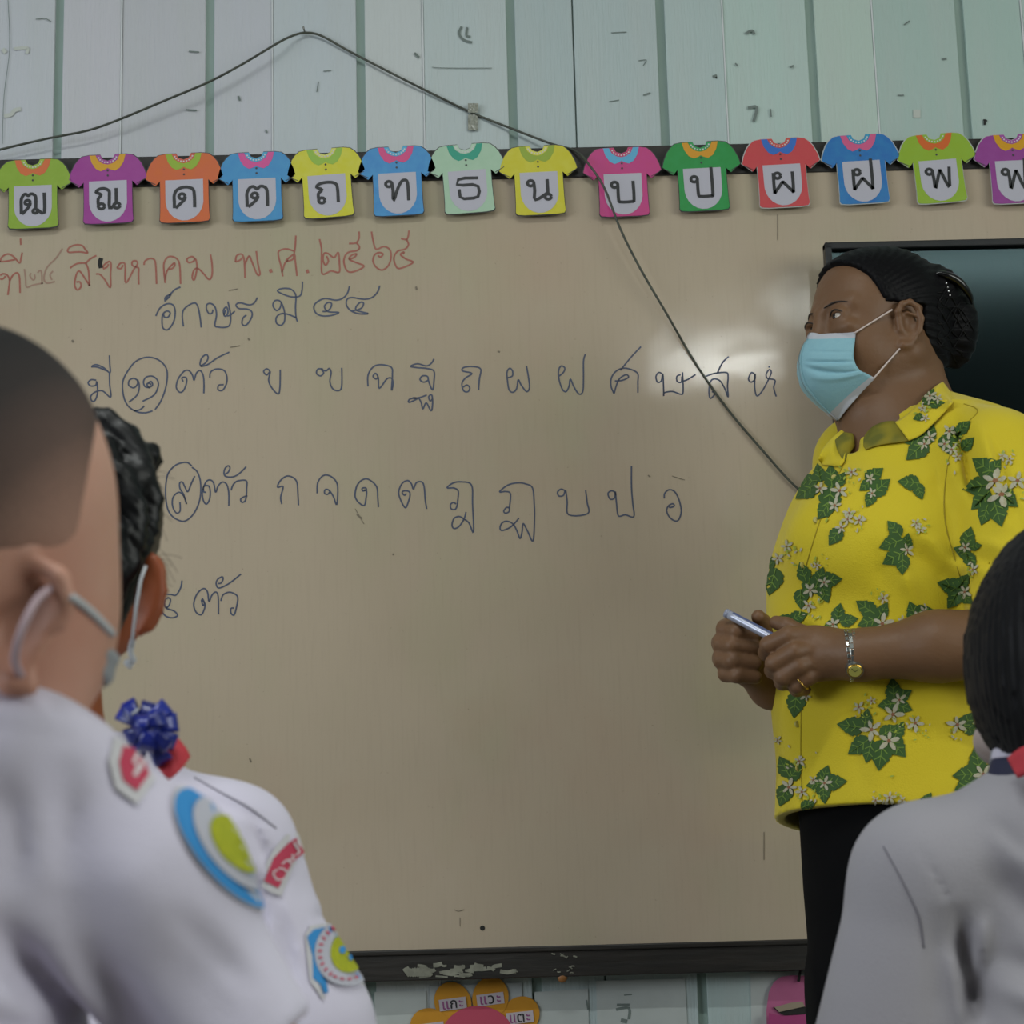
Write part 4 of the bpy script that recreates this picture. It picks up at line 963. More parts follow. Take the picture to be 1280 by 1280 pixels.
leafn = patch('collar', [[front(1119, 528, .016, -.11), front(1133, 519, .014, -.11), front(1150, 503, .012, -.09), front(1165, 487, .010, -.06), front(1177, 478, .006, -.03), T(1180, 478, .02)],
    [front(1128, 540, .016, -.13), front(1143, 531, .016, -.13), front(1160, 514, .014, -.11), front(1175, 500, .012, -.08), front(1185, 490, .008, -.04), T(1188, 488, .02)],
    [front(1136, 551, .006, -.14), front(1152, 543, .008, -.14), front(1169, 527, .008, -.12), front(1182, 513, .008, -.09), front(1191, 503, .006, -.05), T(1195, 500, .02)]], m_shirt, teacher)
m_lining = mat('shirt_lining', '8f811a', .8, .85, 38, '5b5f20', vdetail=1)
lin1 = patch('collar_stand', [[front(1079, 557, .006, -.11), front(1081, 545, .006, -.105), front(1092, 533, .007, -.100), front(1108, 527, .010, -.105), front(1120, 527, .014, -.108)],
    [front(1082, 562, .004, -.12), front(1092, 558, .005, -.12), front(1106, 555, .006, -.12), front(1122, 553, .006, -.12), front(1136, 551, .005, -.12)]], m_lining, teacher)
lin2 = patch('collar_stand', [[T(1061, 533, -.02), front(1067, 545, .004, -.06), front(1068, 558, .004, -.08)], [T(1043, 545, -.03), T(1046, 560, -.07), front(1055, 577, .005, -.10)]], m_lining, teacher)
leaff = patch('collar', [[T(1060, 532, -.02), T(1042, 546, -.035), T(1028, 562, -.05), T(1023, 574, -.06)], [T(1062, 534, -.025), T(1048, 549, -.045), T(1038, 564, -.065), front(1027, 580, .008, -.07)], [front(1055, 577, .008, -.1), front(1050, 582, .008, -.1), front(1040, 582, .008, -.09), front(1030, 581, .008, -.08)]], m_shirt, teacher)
# --- printed leaves and flowers on the shirt
m_g1 = mat('print_leaf_green', '385a22', .75, .5, 90, '2c481c'); m_g2 = mat('print_leaf_vein', '6c8a35', .75); m_w = mat('print_petal_white', 'b4b09c', .75, .5, 200, 'a39a6a'); m_pk = mat('print_flower_heart', '8a5a3c', .75); m_lg = mat('print_bud_green', '9aa83a', .75)
def leaf(cx, cy, L, ang):
    a = math.radians(ang); ca, sa = math.cos(a), math.sin(a)
    prof = [(0, 0), (.08, .20), (.22, .34), (.30, .30), (.36, .37), (.50, .33), (.56, .26), (.62, .29), (.76, .17), (.84, .12), (1.0, 0)]
    pts = prof + [(x, -y) for x, y in prof[-2:0:-1]]
    T_ = lambda p: (cx + (p[0] - .35) * L * ca + p[1] * L * sa, cy - (p[0] - .35) * L * sa + p[1] * L * ca)
    out = [([T_(p) for p in pts], 0, 0)]
    vein = [(.02, .018), (.85, .008), (.85, -.008), (.02, -.018)]; out.append(([T_(p) for p in vein], 1, .0005))
    for x0_, sg in ((.25, 1), (.25, -1), (.5, 1), (.5, -1)):
        out.append(([T_(p) for p in [(x0_, 0), (x0_ + .16, sg * .20), (x0_ + .19, sg * .18), (x0_ + .045, 0)]], 1, .0005))
    return out
def flower(cx, cy, r, a0=None):
    out = []; a0 = random.uniform(0, 72) if a0 is None else a0
    for k in range(5):
        a = math.radians(a0 + 72 * k + random.uniform(-8, 8)); ca, sa = math.cos(a), math.sin(a); R_ = r * random.uniform(.8, 1.15)
        out.append(([(cx + x * R_ * ca + y * R_ * sa, cy - x * R_ * sa + y * R_ * ca) for x, y in [(.1, .06), (.45, .20), (.8, .16), (1.0, 0), (.8, -.16), (.45, -.20), (.1, -.06)]], 2, .0009))
    out.append(([(cx + .18 * r * math.cos(t), cy + .18 * r * math.sin(t)) for t in np.linspace(0, 5.3, 6)], 3, .0012))
    return out
def bud(cx, cy, r):
    a = random.uniform(0, 3.1); return [([(cx + x * r * math.cos(a) + y * r * math.sin(a), cy - x * r * math.sin(a) + y * r * math.cos(a)) for x, y in [(-.8, 0), (-.2, .35), (.5, .3), (.9, 0), (.5, -.3), (-.2, -.35)]], random.choice((2, 4, 4)), .0009)]
random.seed(11)
LV = [(1150, 560, 36, 222), (1147, 549, 28, 195), (1160, 545, 30, 70), (1190, 545, 28, 25), (1182, 553, 26, 290), (1203, 536, 22, 40), (1208, 557, 22, 45), (1012, 612, 32, 215), (1014, 602, 26, 180), (1025, 595, 24, 100), (1040, 600, 30, 95), (1038, 622, 40, 262), (1033, 635, 28, 235), (1050, 602, 20, 60),
      (1090, 597, 28, 38), (1084, 606, 20, 220), (1098, 612, 30, 40), (1089, 622, 22, 245), (1046, 668, 26, 235), (1140, 604, 28, 175), (1148, 612, 22, 290), (1120, 664, 26, 130), (1118, 678, 32, 200), (1122, 694, 34, 210), (1128, 702, 26, 270), (1133, 680, 22, 80),
      (1236, 587, 38, 145), (1240, 588, 28, 50), (1226, 608, 36, 190), (1230, 622, 34, 225), (1246, 635, 38, 285), (1256, 620, 34, 320), (1233, 640, 28, 250), (1210, 676, 28, 75), (1206, 690, 24, 160), (1212, 698, 24, 300), (1218, 683, 16, 10),
      (1192, 734, 34, 165), (1194, 746, 28, 235), (1202, 730, 26, 50), (1205, 745, 24, 320), (1006, 718, 26, 110), (1012, 730, 26, 265), (1024, 724, 26, 70), (1034, 725, 30, 5), (1030, 738, 26, 290), (1020, 734, 22, 200), (1002, 745, 26, 270), (968, 722, 36, 255), (963, 705, 20, 90),
      (985, 777, 26, 165), (996, 772, 24, 20), (1048, 770, 26, 80), (1058, 776, 24, 10), (1040, 782, 20, 200), (1086, 762, 30, 145), (1090, 776, 30, 200), (1102, 766, 24, 60), (1143, 768, 28, 110), (1150, 768, 34, 10), (1144, 778, 22, 250),
      (996, 876, 34, 262), (1003, 866, 18, 20), (1117, 866, 30, 95), (1124, 872, 28, 30), (1124, 882, 28, 340), (1112, 880, 24, 190), (1068, 908, 34, 172), (1082, 902, 26, 80), (1078, 930, 34, 215), (1088, 935, 30, 255), (1102, 938, 40, 262), (1118, 930, 34, 310), (1108, 916, 28, 30), (1122, 915, 24, 60),
      (1206, 905, 28, 55), (1212, 911, 24, 345), (984, 962, 30, 118), (982, 990, 30, 250), (992, 968, 26, 50), (1030, 972, 26, 70), (1040, 978, 30, 5), (1030, 988, 26, 275), (1022, 980, 22, 190), (1222, 955, 34, 100), (1212, 968, 34, 185), (1210, 980, 30, 205), (1226, 982, 26, 260), (1240, 962, 26, 30), (1157, 1003, 22, 60), (1008, 1007, 20, 20),
      (1160, 500, 22, 60), (1170, 506, 18, 10)]
FLW = [(1163, 548, 9), (1156, 556, 8), (1182, 556, 9), (1190, 563, 8), (1187, 541, 9), (1196, 572, 6), (1026, 612, 9), (1050, 615, 11), (1044, 633, 10), (1065, 592, 8), (1062, 642, 8), (1088, 600, 7), (1090, 618, 7), (1052, 660, 8), (1074, 651, 9), (1060, 650, 8), (1133, 688, 9), (1145, 655, 7), (1150, 663, 6),
      (1244, 602, 15), (1251, 619, 16), (1272, 602, 13), (1253, 571, 7), (1262, 575, 6), (1208, 684, 8), (1218, 712, 7), (1208, 740, 9), (1014, 737, 9), (1012, 757, 9), (1031, 727, 8), (1022, 706, 6), (985, 683, 8), (974, 698, 8), (1042, 781, 9), (1103, 780, 14), (1104, 748, 8), (1147, 772, 9), (1155, 764, 7), (1128, 776, 7),
      (1009, 870, 8), (1090, 912, 14), (1116, 893, 14), (1111, 926, 14), (1144, 904, 11), (1074, 884, 8), (1090, 876, 6), (1124, 875, 9), (1196, 906, 13), (988, 984, 12), (1004, 990, 9), (1001, 951, 8), (1032, 979, 9), (1228, 968, 13), (1112, 997, 9), (1095, 1000, 6), (1128, 1000, 6), (1163, 497, 7), (1155, 512, 6), (974, 925, 6), (1018, 975, 7)]
polys = []
for L_ in LV: polys += leaf(*L_)
for L_ in FLW: polys += flower(*L_)
for (cx, cy, n, r) in ((1190, 570, 14, 14), (1065, 600, 12, 14), (1060, 650, 14, 18), (1148, 660, 12, 11), (1258, 570, 12, 12), (1270, 615, 12, 12), (990, 690, 16, 14), (1022, 700, 8, 10), (1100, 742, 10, 9), (1012, 765, 10, 12), (1115, 783, 10, 14), (1150, 912, 14, 14), (1080, 880, 12, 14), (1125, 905, 8, 12), (1196, 915, 8, 9), (1000, 950, 12, 13), (1012, 992, 12, 12), (1110, 995, 12, 20), (1222, 905, 5, 8), (1155, 500, 9, 10), (1160, 770, 8, 12), (1215, 715, 6, 8), (1030, 745, 8, 8), (1195, 555, 8, 8)):
    for k in range(n): polys += bud(random.gauss(cx, r * .6), random.gauss(cy, r * .6), random.uniform(1.8, 3.6))
# keep the print off the hands: it belongs to the cloth, which lies behind them
decal('floral_print', polys, bvh_s, [m_g1, m_g2, m_w, m_pk, m_lg], None, so, label='green leaves and white flowers printed on the yellow cloth')
try:
    cvq = leafn.data
    bv = BVHTree.FromPolygons([v.co for v in cvq.vertices], [list(p.vertices) for p in cvq.polygons])
    pl = []
    for L_ in ((1160, 500, 24, 60), (1168, 505, 20, 10), (1150, 522, 14, 200)): pl += leaf(*L_)
    for L_ in ((1163, 497, 8), (1154, 512, 6), (1157, 524, 6), (1172, 500, 6)): pl += flower(*L_)
    for k in range(12): pl += bud(random.gauss(1162, 8), random.gauss(508, 7), 3)
    decal('floral_print', pl, bv, [m_g1, m_g2, m_w, m_pk, m_lg], None, leafn, off=.0016)
except Exception as ex: print('collar print', ex)
# shirt seams and buttons
m_seam = mat('shirt_seam', '9c8a10', .8); m_btn = mat('shirt_button', 'b8ad5a', .3)
def on(bvh, u, v, off=.001):
    d = ray(u, v); h = bvh.ray_cast(CAMPOS, d); return None if h[0] is None else h[0] - d * off
def seam(name, pts, bvh, r, m, parent, off=.0004, n=5):
    q = [on(bvh, a[0], a[1], off) for a in catmull(pts, 5)]; q = [p for p in q if p is not None]
    if len(q) > 2: return tube(name, q, r, m, parent, n)
seam('seam', [(1057, 577), (1040, 610), (1022, 660), (1006, 715), (1001, 760)], bvh_s, .0009, m_seam, so)
seam('seam', [(1002, 870), (1001, 940), (1003, 1003)], bvh_s, .0009, m_seam, so)
seam('seam', [(1205, 505), (1222, 515), (1195, 545), (1182, 600), (1182, 655), (1200, 720)], bvh_s, .0009, m_seam, so)
for (u, v) in ((1043, 597), (1020, 650), (1004, 706), (997, 905), (998, 960)):
    q = on(bvh_s, u, v, .0015)
    if q is not None:
        bm = bmesh.new(); bmesh.ops.create_cone(bm, cap_ends=True, segments=14, radius1=.0045, radius2=.004, depth=.002); bmesh.ops.transform(bm, matrix=Matrix.Translation(q) @ Matrix.Rotation(math.radians(90), 4, 'X') @ Matrix.Rotation(.5, 4, 'Y'), verts=bm.verts); bmobj('button', bm, m_btn, so)
# --- trousers and shoes
m_tr = mat('black_trousers', '09090b', .9, .3, 30, '0c0c0f', spec=.12)
tr = SDF([T(990, 1000)[0], YTE - .20, .03], [T(1320, 1000)[0], YTE + .20, T(1100, 975)[2]], .006)
tr.loft([row(975, 985, 1260, 0, .155), row(1010, 1000, 1268, 0, .16), row(1060, 1003, 1275, 0, .165), row(1110, 1006, 1278, 0, .165), row(1170, 1011, 1275, 0, .16), row(1240, 1016, 1268, 0, .145), row(1300, 1020, 1260, 0, .13)], .02)
a1 = T(1088, 1250, -.035); a2 = T(1200, 1250, .035)
tr.cone(a1, (a1[0] + .01, YTE - .03, .05), .088, .062, .03); tr.cone(a2, (a2[0], YTE + .05, .05), .088, .062, .03)
tr.build('trousers', m_tr, teacher)
sho = mat('black_shoe', '141312', .35)
for x_, y_ in ((a1[0] + .01, YTE - .03), (a2[0], YTE + .05)):
    s2 = SDF([x_ - .22, y_ - .12, -.004], [x_ + .10, y_ + .09, .10], .005)
    s2.ell((x_ - .01, y_, .035), (.07, .045, .045), .02); s2.ell((x_ - .09, y_ - .045, .025), (.085, .045, .032), .03, Matrix.Rotation(.46, 3, 'Z')); s2.cut((0, 0, .0015), (0, 0, -1)); s2.build('shoe', sho, teacher)
# --- wristwatch
m_steel = mat('watch_steel', '9a9c98', .25, metal=.9); m_gold = mat('watch_gold', 'b8943c', .25, metal=.9); m_dial = mat('watch_dial', 'b3ae5a', .3)
watch = empty('wristwatch', T(1066, 819, -.19)); watch.parent = teacher; watch.location = Vector(T(1066, 819, -.19)) - Vector(teacher.location)
wax = (EL_N * 0 + T(1170, 808, -.208) - WR_N); wax /= np.linalg.norm(wax)
w1 = np.cross(wax, [0, 0, 1.]); w1 /= np.linalg.norm(w1); w2 = np.cross(w1, wax)
wc = T(1066, 819, -.189); RW = .0318
def wlink(ang, off, size, m, name='watch_link'):
    d = w1 * math.cos(ang) + w2 * math.sin(ang); t = -w1 * math.sin(ang) + w2 * math.cos(ang)
    M = Matrix([[wax[i], t[i], d[i]] for i in range(3)]); bm = bmesh.new(); add_box(bm, Vector(wc + d * RW + wax * off), size, .0006, M); return bmobj(name, bm, m, watch)
sgn = 1 if w1[1] < 0 else -1
nL = 26
for i in range(nL):
    a = 2 * math.pi * i / nL
    wlink(a, 0, (.0052, .0072, .0028), m_steel); 
    if i % 1 == 0: wlink(a + math.pi / nL, .0050, (.0038, .0058, .0028), m_steel); wlink(a + math.pi / nL, -.0050, (.0038, .0058, .0028), m_steel)
ac = math.atan2(*(lambda q: (q @ w2, q @ w1))(T(1070, 852, -.235) - wc))
d = w1 * math.cos(ac) + w2 * math.sin(ac); t = -w1 * math.sin(ac) + w2 * math.cos(ac)
def wdisc(name, r, h0, h1, m):
    bm = bmesh.new(); bmesh.ops.create_cone(bm, cap_ends=True, segments=28, radius1=r, radius2=r * .9, depth=h1 - h0)
    M = Matrix([[wax[i], t[i], d[i]] for i in range(3)]).to_4x4(); bmesh.ops.transform(bm, matrix=Matrix.Translation(Vector(wc + d * (RW + (h0 + h1) / 2))) @ M, verts=bm.verts); return bmobj(name, bm, m, watch)
wdisc('watch_case', .0118, -.003, .0045, m_steel); wdisc('watch_bezel', .0098, .0045, .0056, m_gold); wdisc('watch_dial', .0082, .0050, .0060, m_dial)
for a_, L_ in ((.6, .005), (2.2, .0065)):
    q = Vector(wc + d * (RW + .0062)); bm = bmesh.new(); add_box(bm, q + Vector((wax * math.cos(a_) + t * math.sin(a_)) * L_ / 2), (L_, .0006, .0003), 0, Matrix([[(wax * math.cos(a_) + t * math.sin(a_))[i], (-wax * math.sin(a_) + t * math.cos(a_))[i], d[i]] for i in range(3)])); bmobj('watch_hand', bm, m_dark, watch)
# --- ring
rc = T(989, 852, -.178); rdir = T(996, 857, -.170) - T(1010, 846, -.178); rdir /= np.linalg.norm(rdir)
ra_ = np.cross(rdir, [0, 0, 1.]); ra_ /= np.linalg.norm(ra_); rb_ = np.cross(ra_, rdir); rc = T(988, 838.5, -.180)
rdir = T(979, 846, -.174) - T(1000, 832, -.184); rdir /= np.linalg.norm(rdir); ra_ = np.cross(rdir, [0, 0, 1.]); ra_ /= np.linalg.norm(ra_); rb_ = np.cross(ra_, rdir)
rc = (T(1010, 846, -.178) + T(996, 857, -.170)) / 2; rdir = T(996, 857, -.170) - T(1010, 846, -.178); rdir /= np.linalg.norm(rdir); ra_ = np.cross(rdir, [0, 0, 1.]); ra_ /= np.linalg.norm(ra_); rb_ = np.cross(ra_, rdir)
tube('ring', [Vector(rc + (ra_ * math.cos(a) + rb_ * math.sin(a)) * .0112) for a in np.linspace(0, 2 * math.pi, 25)], .0014, mat('ring_gold', 'c9a050', .2, metal=.9), teacher, 6)
# --- the marker she holds
pen = empty('marker_pen', T(935, 782, -.10), 'slim silver and blue marker pen held in the teacher\'s hands', 'pen')
pa, pb = Vector(T(909, 767, -.108)), Vector(T(975, 802, -.146)); pd = (pb - pa)
m_pens = mat('pen_silver', 'aeb2c4', .25, metal=.3); m_penb = mat('pen_blue_print', '55608a', .4)
tube('pen_barrel', [pa + pd * t for t in np.linspace(0, 1, 8)], .0058, m_pens, pen, 14)
tube('pen_end', [pa - pd.normalized() * .002, pa + pd.normalized() * .003], .0061, mat('pen_cap_grey', '8f93a6', .3), pen, 14)
nrm = pd.normalized(); upv = Vector((0, -.35, 1)); upv = (upv - nrm * upv.dot(nrm)).normalized(); sd_ = nrm.cross(upv)
bm = bmesh.new(); prev = None
for t in np.linspace(.1, .95, 12):
    rowv = [bm.verts.new(pa + pd * t + (upv * math.cos(a) + sd_ * math.sin(a)) * .0060) for a in np.linspace(-.7, .5, 6)]
    if prev:
        for i in range(5): bm.faces.new((prev[i], prev[i + 1], rowv[i + 1], rowv[i]))
    prev = rowv
bmobj('pen_print', bm, m_penb, pen, True)
# ------------------------------------------------------------------ pupils
class Fig:
    """pixel-and-depth frame of one pupil"""
    def __init__(s, Y): s.Y = Y; s.K = F / Y
    def __call__(s, u, v, dy=0.): return np.array(P(u, v, s.Y + dy))
    def r(s, p): return p / s.K
    def grid(s, u0, v0, u1, v1, y0, y1, h, z0=None):
        a = s(u0, v1); b = s(u1, v0); c = s(u0, v0)
        return SDF([min(a[0], c[0]), s.Y + y0, a[2] if z0 is None else z0], [b[0], s.Y + y1, b[2]], h)
    def row(s, v, uL, uR, dyc, b):
        l = s(uL, v, dyc); r = s(uR, v, dyc); return ((l[2] + r[2]) / 2, (l[0] + r[0]) / 2, s.Y + dyc, (r[0] - l[0]) / 2, b)
def pfold(fig, lines, y_lim=.02):
    """creases in cloth: (u0, v0, u1, v1, width px, depth m)"""
    O = fig(640, 640); K = fig.K
    def fn(X, Y, Z):
        u = 640 + (X - O[0]) * K; v = 640 - (Z - O[2]) * K; d = 0
        fr = 1 / (1 + np.exp(np.clip((Y - fig.Y - y_lim) * 80, -30, 30)))
        for u0, v0, u1, v1, w, amp in lines:
            L = math.hypot(u1 - u0, v1 - v0); dx, dy = (u1 - u0) / L, (v1 - v0) / L
            s_ = (u - u0) * dx + (v - v0) * dy; n = -(u - u0) * dy + (v - v0) * dx
            d = d + amp * np.exp(-(n / w) ** 2) * np.clip(s_ / (L * .3), 0, 1) * np.clip((L - s_) / (L * .3), 0, 1)
        return d * fr
    return fn
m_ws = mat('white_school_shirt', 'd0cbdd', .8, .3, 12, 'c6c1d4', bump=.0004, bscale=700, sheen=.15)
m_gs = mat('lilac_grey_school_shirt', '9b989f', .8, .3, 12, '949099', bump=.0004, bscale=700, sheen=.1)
m_sk2 = mat('boy_skin', 'c29684', .5, .5, 14, 'b37864', sub=.15, spec=.35)
m_sk3 = mat('girl_skin', '95502f', .5, .5, 20, '7c3f26', sub=.3, spec=.35)
m_patchw = mat('patch_white_edge', 'c4c2c6', .8); m_patchr = mat('patch_red', 'b93a55', .8); m_patchb = mat('patch_blue', '2f86c6', .8)
m_patchg = mat('patch_grey_white', 'b0b0bc', .8); m_patchy = mat('patch_yellow', 'a9ac1c', .8, .5, 300, '7c8a1c'); m_patcht = mat('patch_white_thread', 'd0c8cc', .8)
m_white_mask = mat('mask_white_cloth', 'b9bcc0', .8, .4, 60, '9ea2a6')
def shirt_patch(name, polys, bvh, parent, label, off=.0012):
    return decal(name, polys, bvh, [m_patchw, m_patchr, m_patchb, m_patchg, m_patchy, m_patcht], None, parent, off, label)
def oval(cx, cy, ra, rb, rot, n=56):
    a0 = math.radians(rot); return [(cx + ra * math.cos(t) * math.cos(a0) - rb * math.sin(t) * math.sin(a0), cy + ra * math.cos(t) * math.sin(a0) + rb * math.sin(t) * math.cos(a0)) for t in np.linspace(0, 2 * math.pi, n + 1)[:-1]]

def child_legs(fig, sd, hip, top, r, arms):
    """hips, legs, feet, forearms and hands of a standing child; hip = (x, z) of the pelvis"""
    x, z = hip; Y = fig.Y
    sd.cone(top, (x, Y, z + .02), r, .085, .04)
    for s_ in (-1, 1):
        sd.cone((x + s_ * .045, Y, z), (x + s_ * .05, Y - .005, .27), .056, .040, .02); sd.cone((x + s_ * .05, Y - .005, .27), (x + s_ * .05, Y + .01, .055), .038, .025, .015)
        sd.cone((x + s_ * .05, Y + .005, .035), (x + s_ * .055, Y + .085, .022), .026, .018, .015)
    for elbow, wx in arms:
        e = np.array(elbow, float); w = e + np.array((wx, .03, -.16)); sd.cone(e, w, .026, .019, .012)
        sd.ell(w + (0, .004, -.035), (.014, .024, .030), .012)
        for k in range(4):
            a = w + np.array((0, -.014 + k * .010, -.055)); sd.cone(a, a + (0, .001, -.020), .0062, .0058, .003); sd.cone(a + (0, .001, -.020), a + (-.004, .006, -.034 + .003 * abs(k - 1.5)), .0058, .0052, .003)
        sd.cone(w + (0, .022, -.020), w + (-.006, .034, -.042), .007, .0055, .005)
def child_clothes(fig, hip, par, m_low, length):
    x, z = hip; Y = fig.Y; sl = SDF((x - .16, Y - .14, length - .02), (x + .16, Y + .14, z + .12), .005)
    if length > .27:                                                # skirt
        sl.cone((x, Y, z + .06), (x, Y, length), .098, .132, .02); sl.cone((x, Y, length - .06), (x, Y, length + .02), .14, .118, .004, -1); sl.cut((0, 0, length), (0, 0, -1)); nm = 'skirt'
    else:
        sl.cone((x, Y, z + .07), (x, Y, z), .094, .096, .02)
        for s_ in (-1, 1): sl.cone((x + s_ * .045, Y, z), (x + s_ * .055, Y - .004, length), .070, .066, .02)
        sl.cut((0, 0, length), (0, 0, -1)); nm = 'shorts'
    sl.build(nm, m_low, par)
    for s_ in (-1, 1):
        q = SDF((x + s_ * .052 - .05, Y - .05, -.005), (x + s_ * .052 + .05, Y + .13, .08), .004); q.ell((x + s_ * .05, Y + .01, .03), (.034, .046, .036), .01); q.ell((x + s_ * .055, Y + .065, .022), (.034, .050, .026), .02); q.cut((0, 0, .001), (0, 0, -1)); q.build('shoe', sho, par)
m_navy = mat('navy_school_cloth', '1b2036', .85)
# ---------------- boy in the left foreground
B = Fig(.95)
boy = empty('person', (B(-60, 900)[0], B.Y, 0), 'boy with cropped hair, seen from behind in the left foreground', 'person', 'pupils seen from behind')
bb = B.grid(-520, 350, 560, 1420, -.14, .17, .0036, 0.0)
HB = (B(-140, 1440)[0], .46); child_legs(B, bb, HB, B(-130, 1400), .05, [(B(350, 1400), .004), (B(-345, 1400), -.004)])
bb.cone(B(-60, 1000), B(-260, 1120), B.r(50), B.r(66), .02); bb.cone(B(-260, 1120), B(-345, 1400), B.r(66), .027, .02)
bb.ell(B(-42, 645), (B.r(188), .090, B.r(243)), .02)
bb.ell(B(50, 790, .03), (B.r(92), .060, B.r(115)), .03); bb.ell(B(-40, 850, .02), (B.r(120), .06, B.r(80)), .03)
bb.cone(B(10, 800, .0), B(10, 930, .0), B.r(98), B.r(84), .02)
# ears
def ear(sd, C, ax, ay, az, sc=1., k=.003):
    """C centre, ax forward (screen-right), ay outward, az up"""
    q = lambda f, l, u: C + ax * f * sc + ay * l * sc + az * u * sc
    pts = [(.010, .0, .008), (.013, .006, .019), (.007, .010, .028), (-.006, .014, .030), (-.017, .016, .023), (-.021, .016, .008), (-.018, .013, -.008), (-.010, .008, -.021), (-.001, .003, -.027)]
    for a, b in zip(pts, pts[1:]): sd.cone(q(*a), q(*b), .0045 * sc, .0045 * sc, k)
    sd.cone(q(-.001, .003, -.026), q(.006, .0, -.024), .007 * sc, .006 * sc, k)
    sd.ell(q(-.004, .003, 0), (.015 * sc, .0055 * sc, .026 * sc), .005, np.stack([ax, ay, az], 1))
    sd.ell(q(-.001, .011, .002), (.010 * sc, .006 * sc, .014 * sc), .003, np.stack([ax, ay, az], 1), -1)
def unit(v): v = np.array(v, float); return v / np.linalg.norm(v)
az = unit((.38, .0, 1)); ay = unit(np.array((-.42, -.88, 0))); ay = unit(ay - az * (ay @ az)); ax = np.cross(ay, az)
if ax[0] < 0: ax = -ax
ear(bb, B(48, 792, -.052), ax, ay, az, 1.0)
# torso, shoulders and arms
bb.cone(B(-10, 970), B(-120, 1300), B.r(76), B.r(110), .03); bb.cone(B(-120, 1300), B(-140, 1420), B.r(110), B.r(125), .02)
bb.cone(B(10, 1000), B(165, 1130), B.r(50), B.r(66), .02); bb.cone(B(165, 1130), B(300, 1330), B.r(66), B.r(66), .02); bb.cone(B(300, 1330), B(350, 1400), B.r(66), B.r(70), .02)
bo_b, bvq_b = bb.build('body', m_sk2, boy); bvh_bb = bvh_of(bvq_b)
# cropped hair: a close cap whose edge fades into the skin
bh = B.grid(-330, 360, 220, 860, -.13, .13, .0035)
bh.ell(B(-42, 645), (B.r(188) + .0022, .0922, B.r(243) + .0022), .02)
O_ = B(95, 690); cutn = unit((.80, 0, -.60)); bh.cut(B(128, 620, -.012), unit((1, .25, -.16)), .02); bh.cut(B(40, 742), unit((.18, 0, -1)), .02)
def hair_fade():
    m = bpy.data.materials.new('cropped_hair'); m.use_nodes = True; nt = m.node_tree; N = nt.nodes; L = nt.links; b = N['Principled BSDF']
    tc = N.new('ShaderNodeTexCoord'); mp = N.new('ShaderNodeMapping')
    c = B(20, 640); mp.inputs['Location'].default_value = (-c[0], 0, -c[2]); L.new(tc.outputs['Object'], mp.inputs[0])
    dp = N.new('ShaderNodeVectorMath'); dp.operation = 'DOT_PRODUCT'; dp.inputs[1].default_value = (-.78, 0, .62); L.new(mp.outputs[0], dp.inputs[0])
    nz = N.new('ShaderNodeTexNoise'); nz.inputs['Scale'].default_value = 600; L.new(tc.outputs['Object'], nz.inputs[0])
    ad = N.new('ShaderNodeMath'); ad.operation = 'MULTIPLY_ADD'; ad.inputs[1].default_value = .012; L.new(nz.outputs['Fac'], ad.inputs[0]); L.new(dp.outputs['Value'], ad.inputs[2])
    r = N.new('ShaderNodeMapRange'); r.inputs[1].default_value = -.038; r.inputs[2].default_value = .052; L.new(ad.outputs[0], r.inputs[0])
    cr = N.new('ShaderNodeValToRGB'); e = cr.color_ramp.elements; e[0].color = lin('a37f70'); e[1].color = lin('1b191a'); x = e.new(.36); x.color = lin('5d4c46'); x = e.new(.70); x.color = lin('322d2c')
    L.new(r.outputs[0], cr.inputs[0]); L.new(cr.outputs[0], b.inputs['Base Color']); b.inputs['Roughness'].default_value = .8; b.inputs['Specular IOR Level'].default_value = .2
    return m
bh.build('hair', hair_fade(), boy)
# shirt
bs = B.grid(-520, 800, 520, 1440, -.15, .19, .0036, .47)
bs.cone(B(-135, 1400), (HB[0], B.Y, .46), B.r(245), .105, .03); bs.cut((0, 0, .485), (0, 0, -1)); bs.cone(B(-60, 975), B(-262, 1104), B.r(98), B.r(106), .03); bs.cone(B(-262, 1104), B(-330, 1310), B.r(104), B.r(102), .03)
bs.cone(B(-20, 985, -.01), B(-140, 1440), B.r(130), B.r(250), .03)
bs.cone(B(10, 972), B(178, 1106), B.r(98), B.r(108), .03)
bs.cone(B(178, 1106), B(292, 1308), B.r(105), B.r(102), .03)
bs.cone(B(-90, 915, -.03), B(20, 940, -.032), B.r(60), B.r(58), .02); bs.cone(B(20, 940, -.032), B(92, 960, -.01), B.r(58), B.r(54), .02)          # collar roll
bs.cone(B(350, 1385), B(305, 1320), B.r(84), B.r(78), .004, -1)
_e = unit(B(300, 1302) - B(185, 1098)); bs.cut(B(338, 1310), unit(np.array(_e) * 1.0 + np.array((.25, 0, 0))))
bs.disp(pfold(B, [(20, 1120, 140, 1320, 24, .018), (95, 900, 105, 1090, 26, .004), (0, 1180, 90, 1260, 16, -.006), (55, 1040, 150, 1330, 30, -.004), (150, 1040, 260, 1200, 40, -.003), (200, 1130, 330, 1290, 30, .003),
                  (-20, 905, 130, 925, 7, .002), (40, 960, 60, 1100, 20, .004), (75, 980, 90, 1110, 20, -.003), (150, 1180, 220, 1290, 18, .004), (20, 1230, 110, 1300, 26, .016), (120, 1150, 200, 1320, 26, .006), (225, 1120, 330, 1230, 14, .003)]))
so_b, svq_b = bs.build('shirt', m_ws, boy); bvh_bs = bvh_of(svq_b)
child_clothes(B, HB, boy, m_navy, .25)
red = [(150, 935), (163, 928), (178, 932), (192, 950), (184, 972), (170, 992), (152, 978), (146, 955)]
big = [(168 + (u - 168) * 1.55, 960 + (v - 960) * 1.5) for u, v in red]
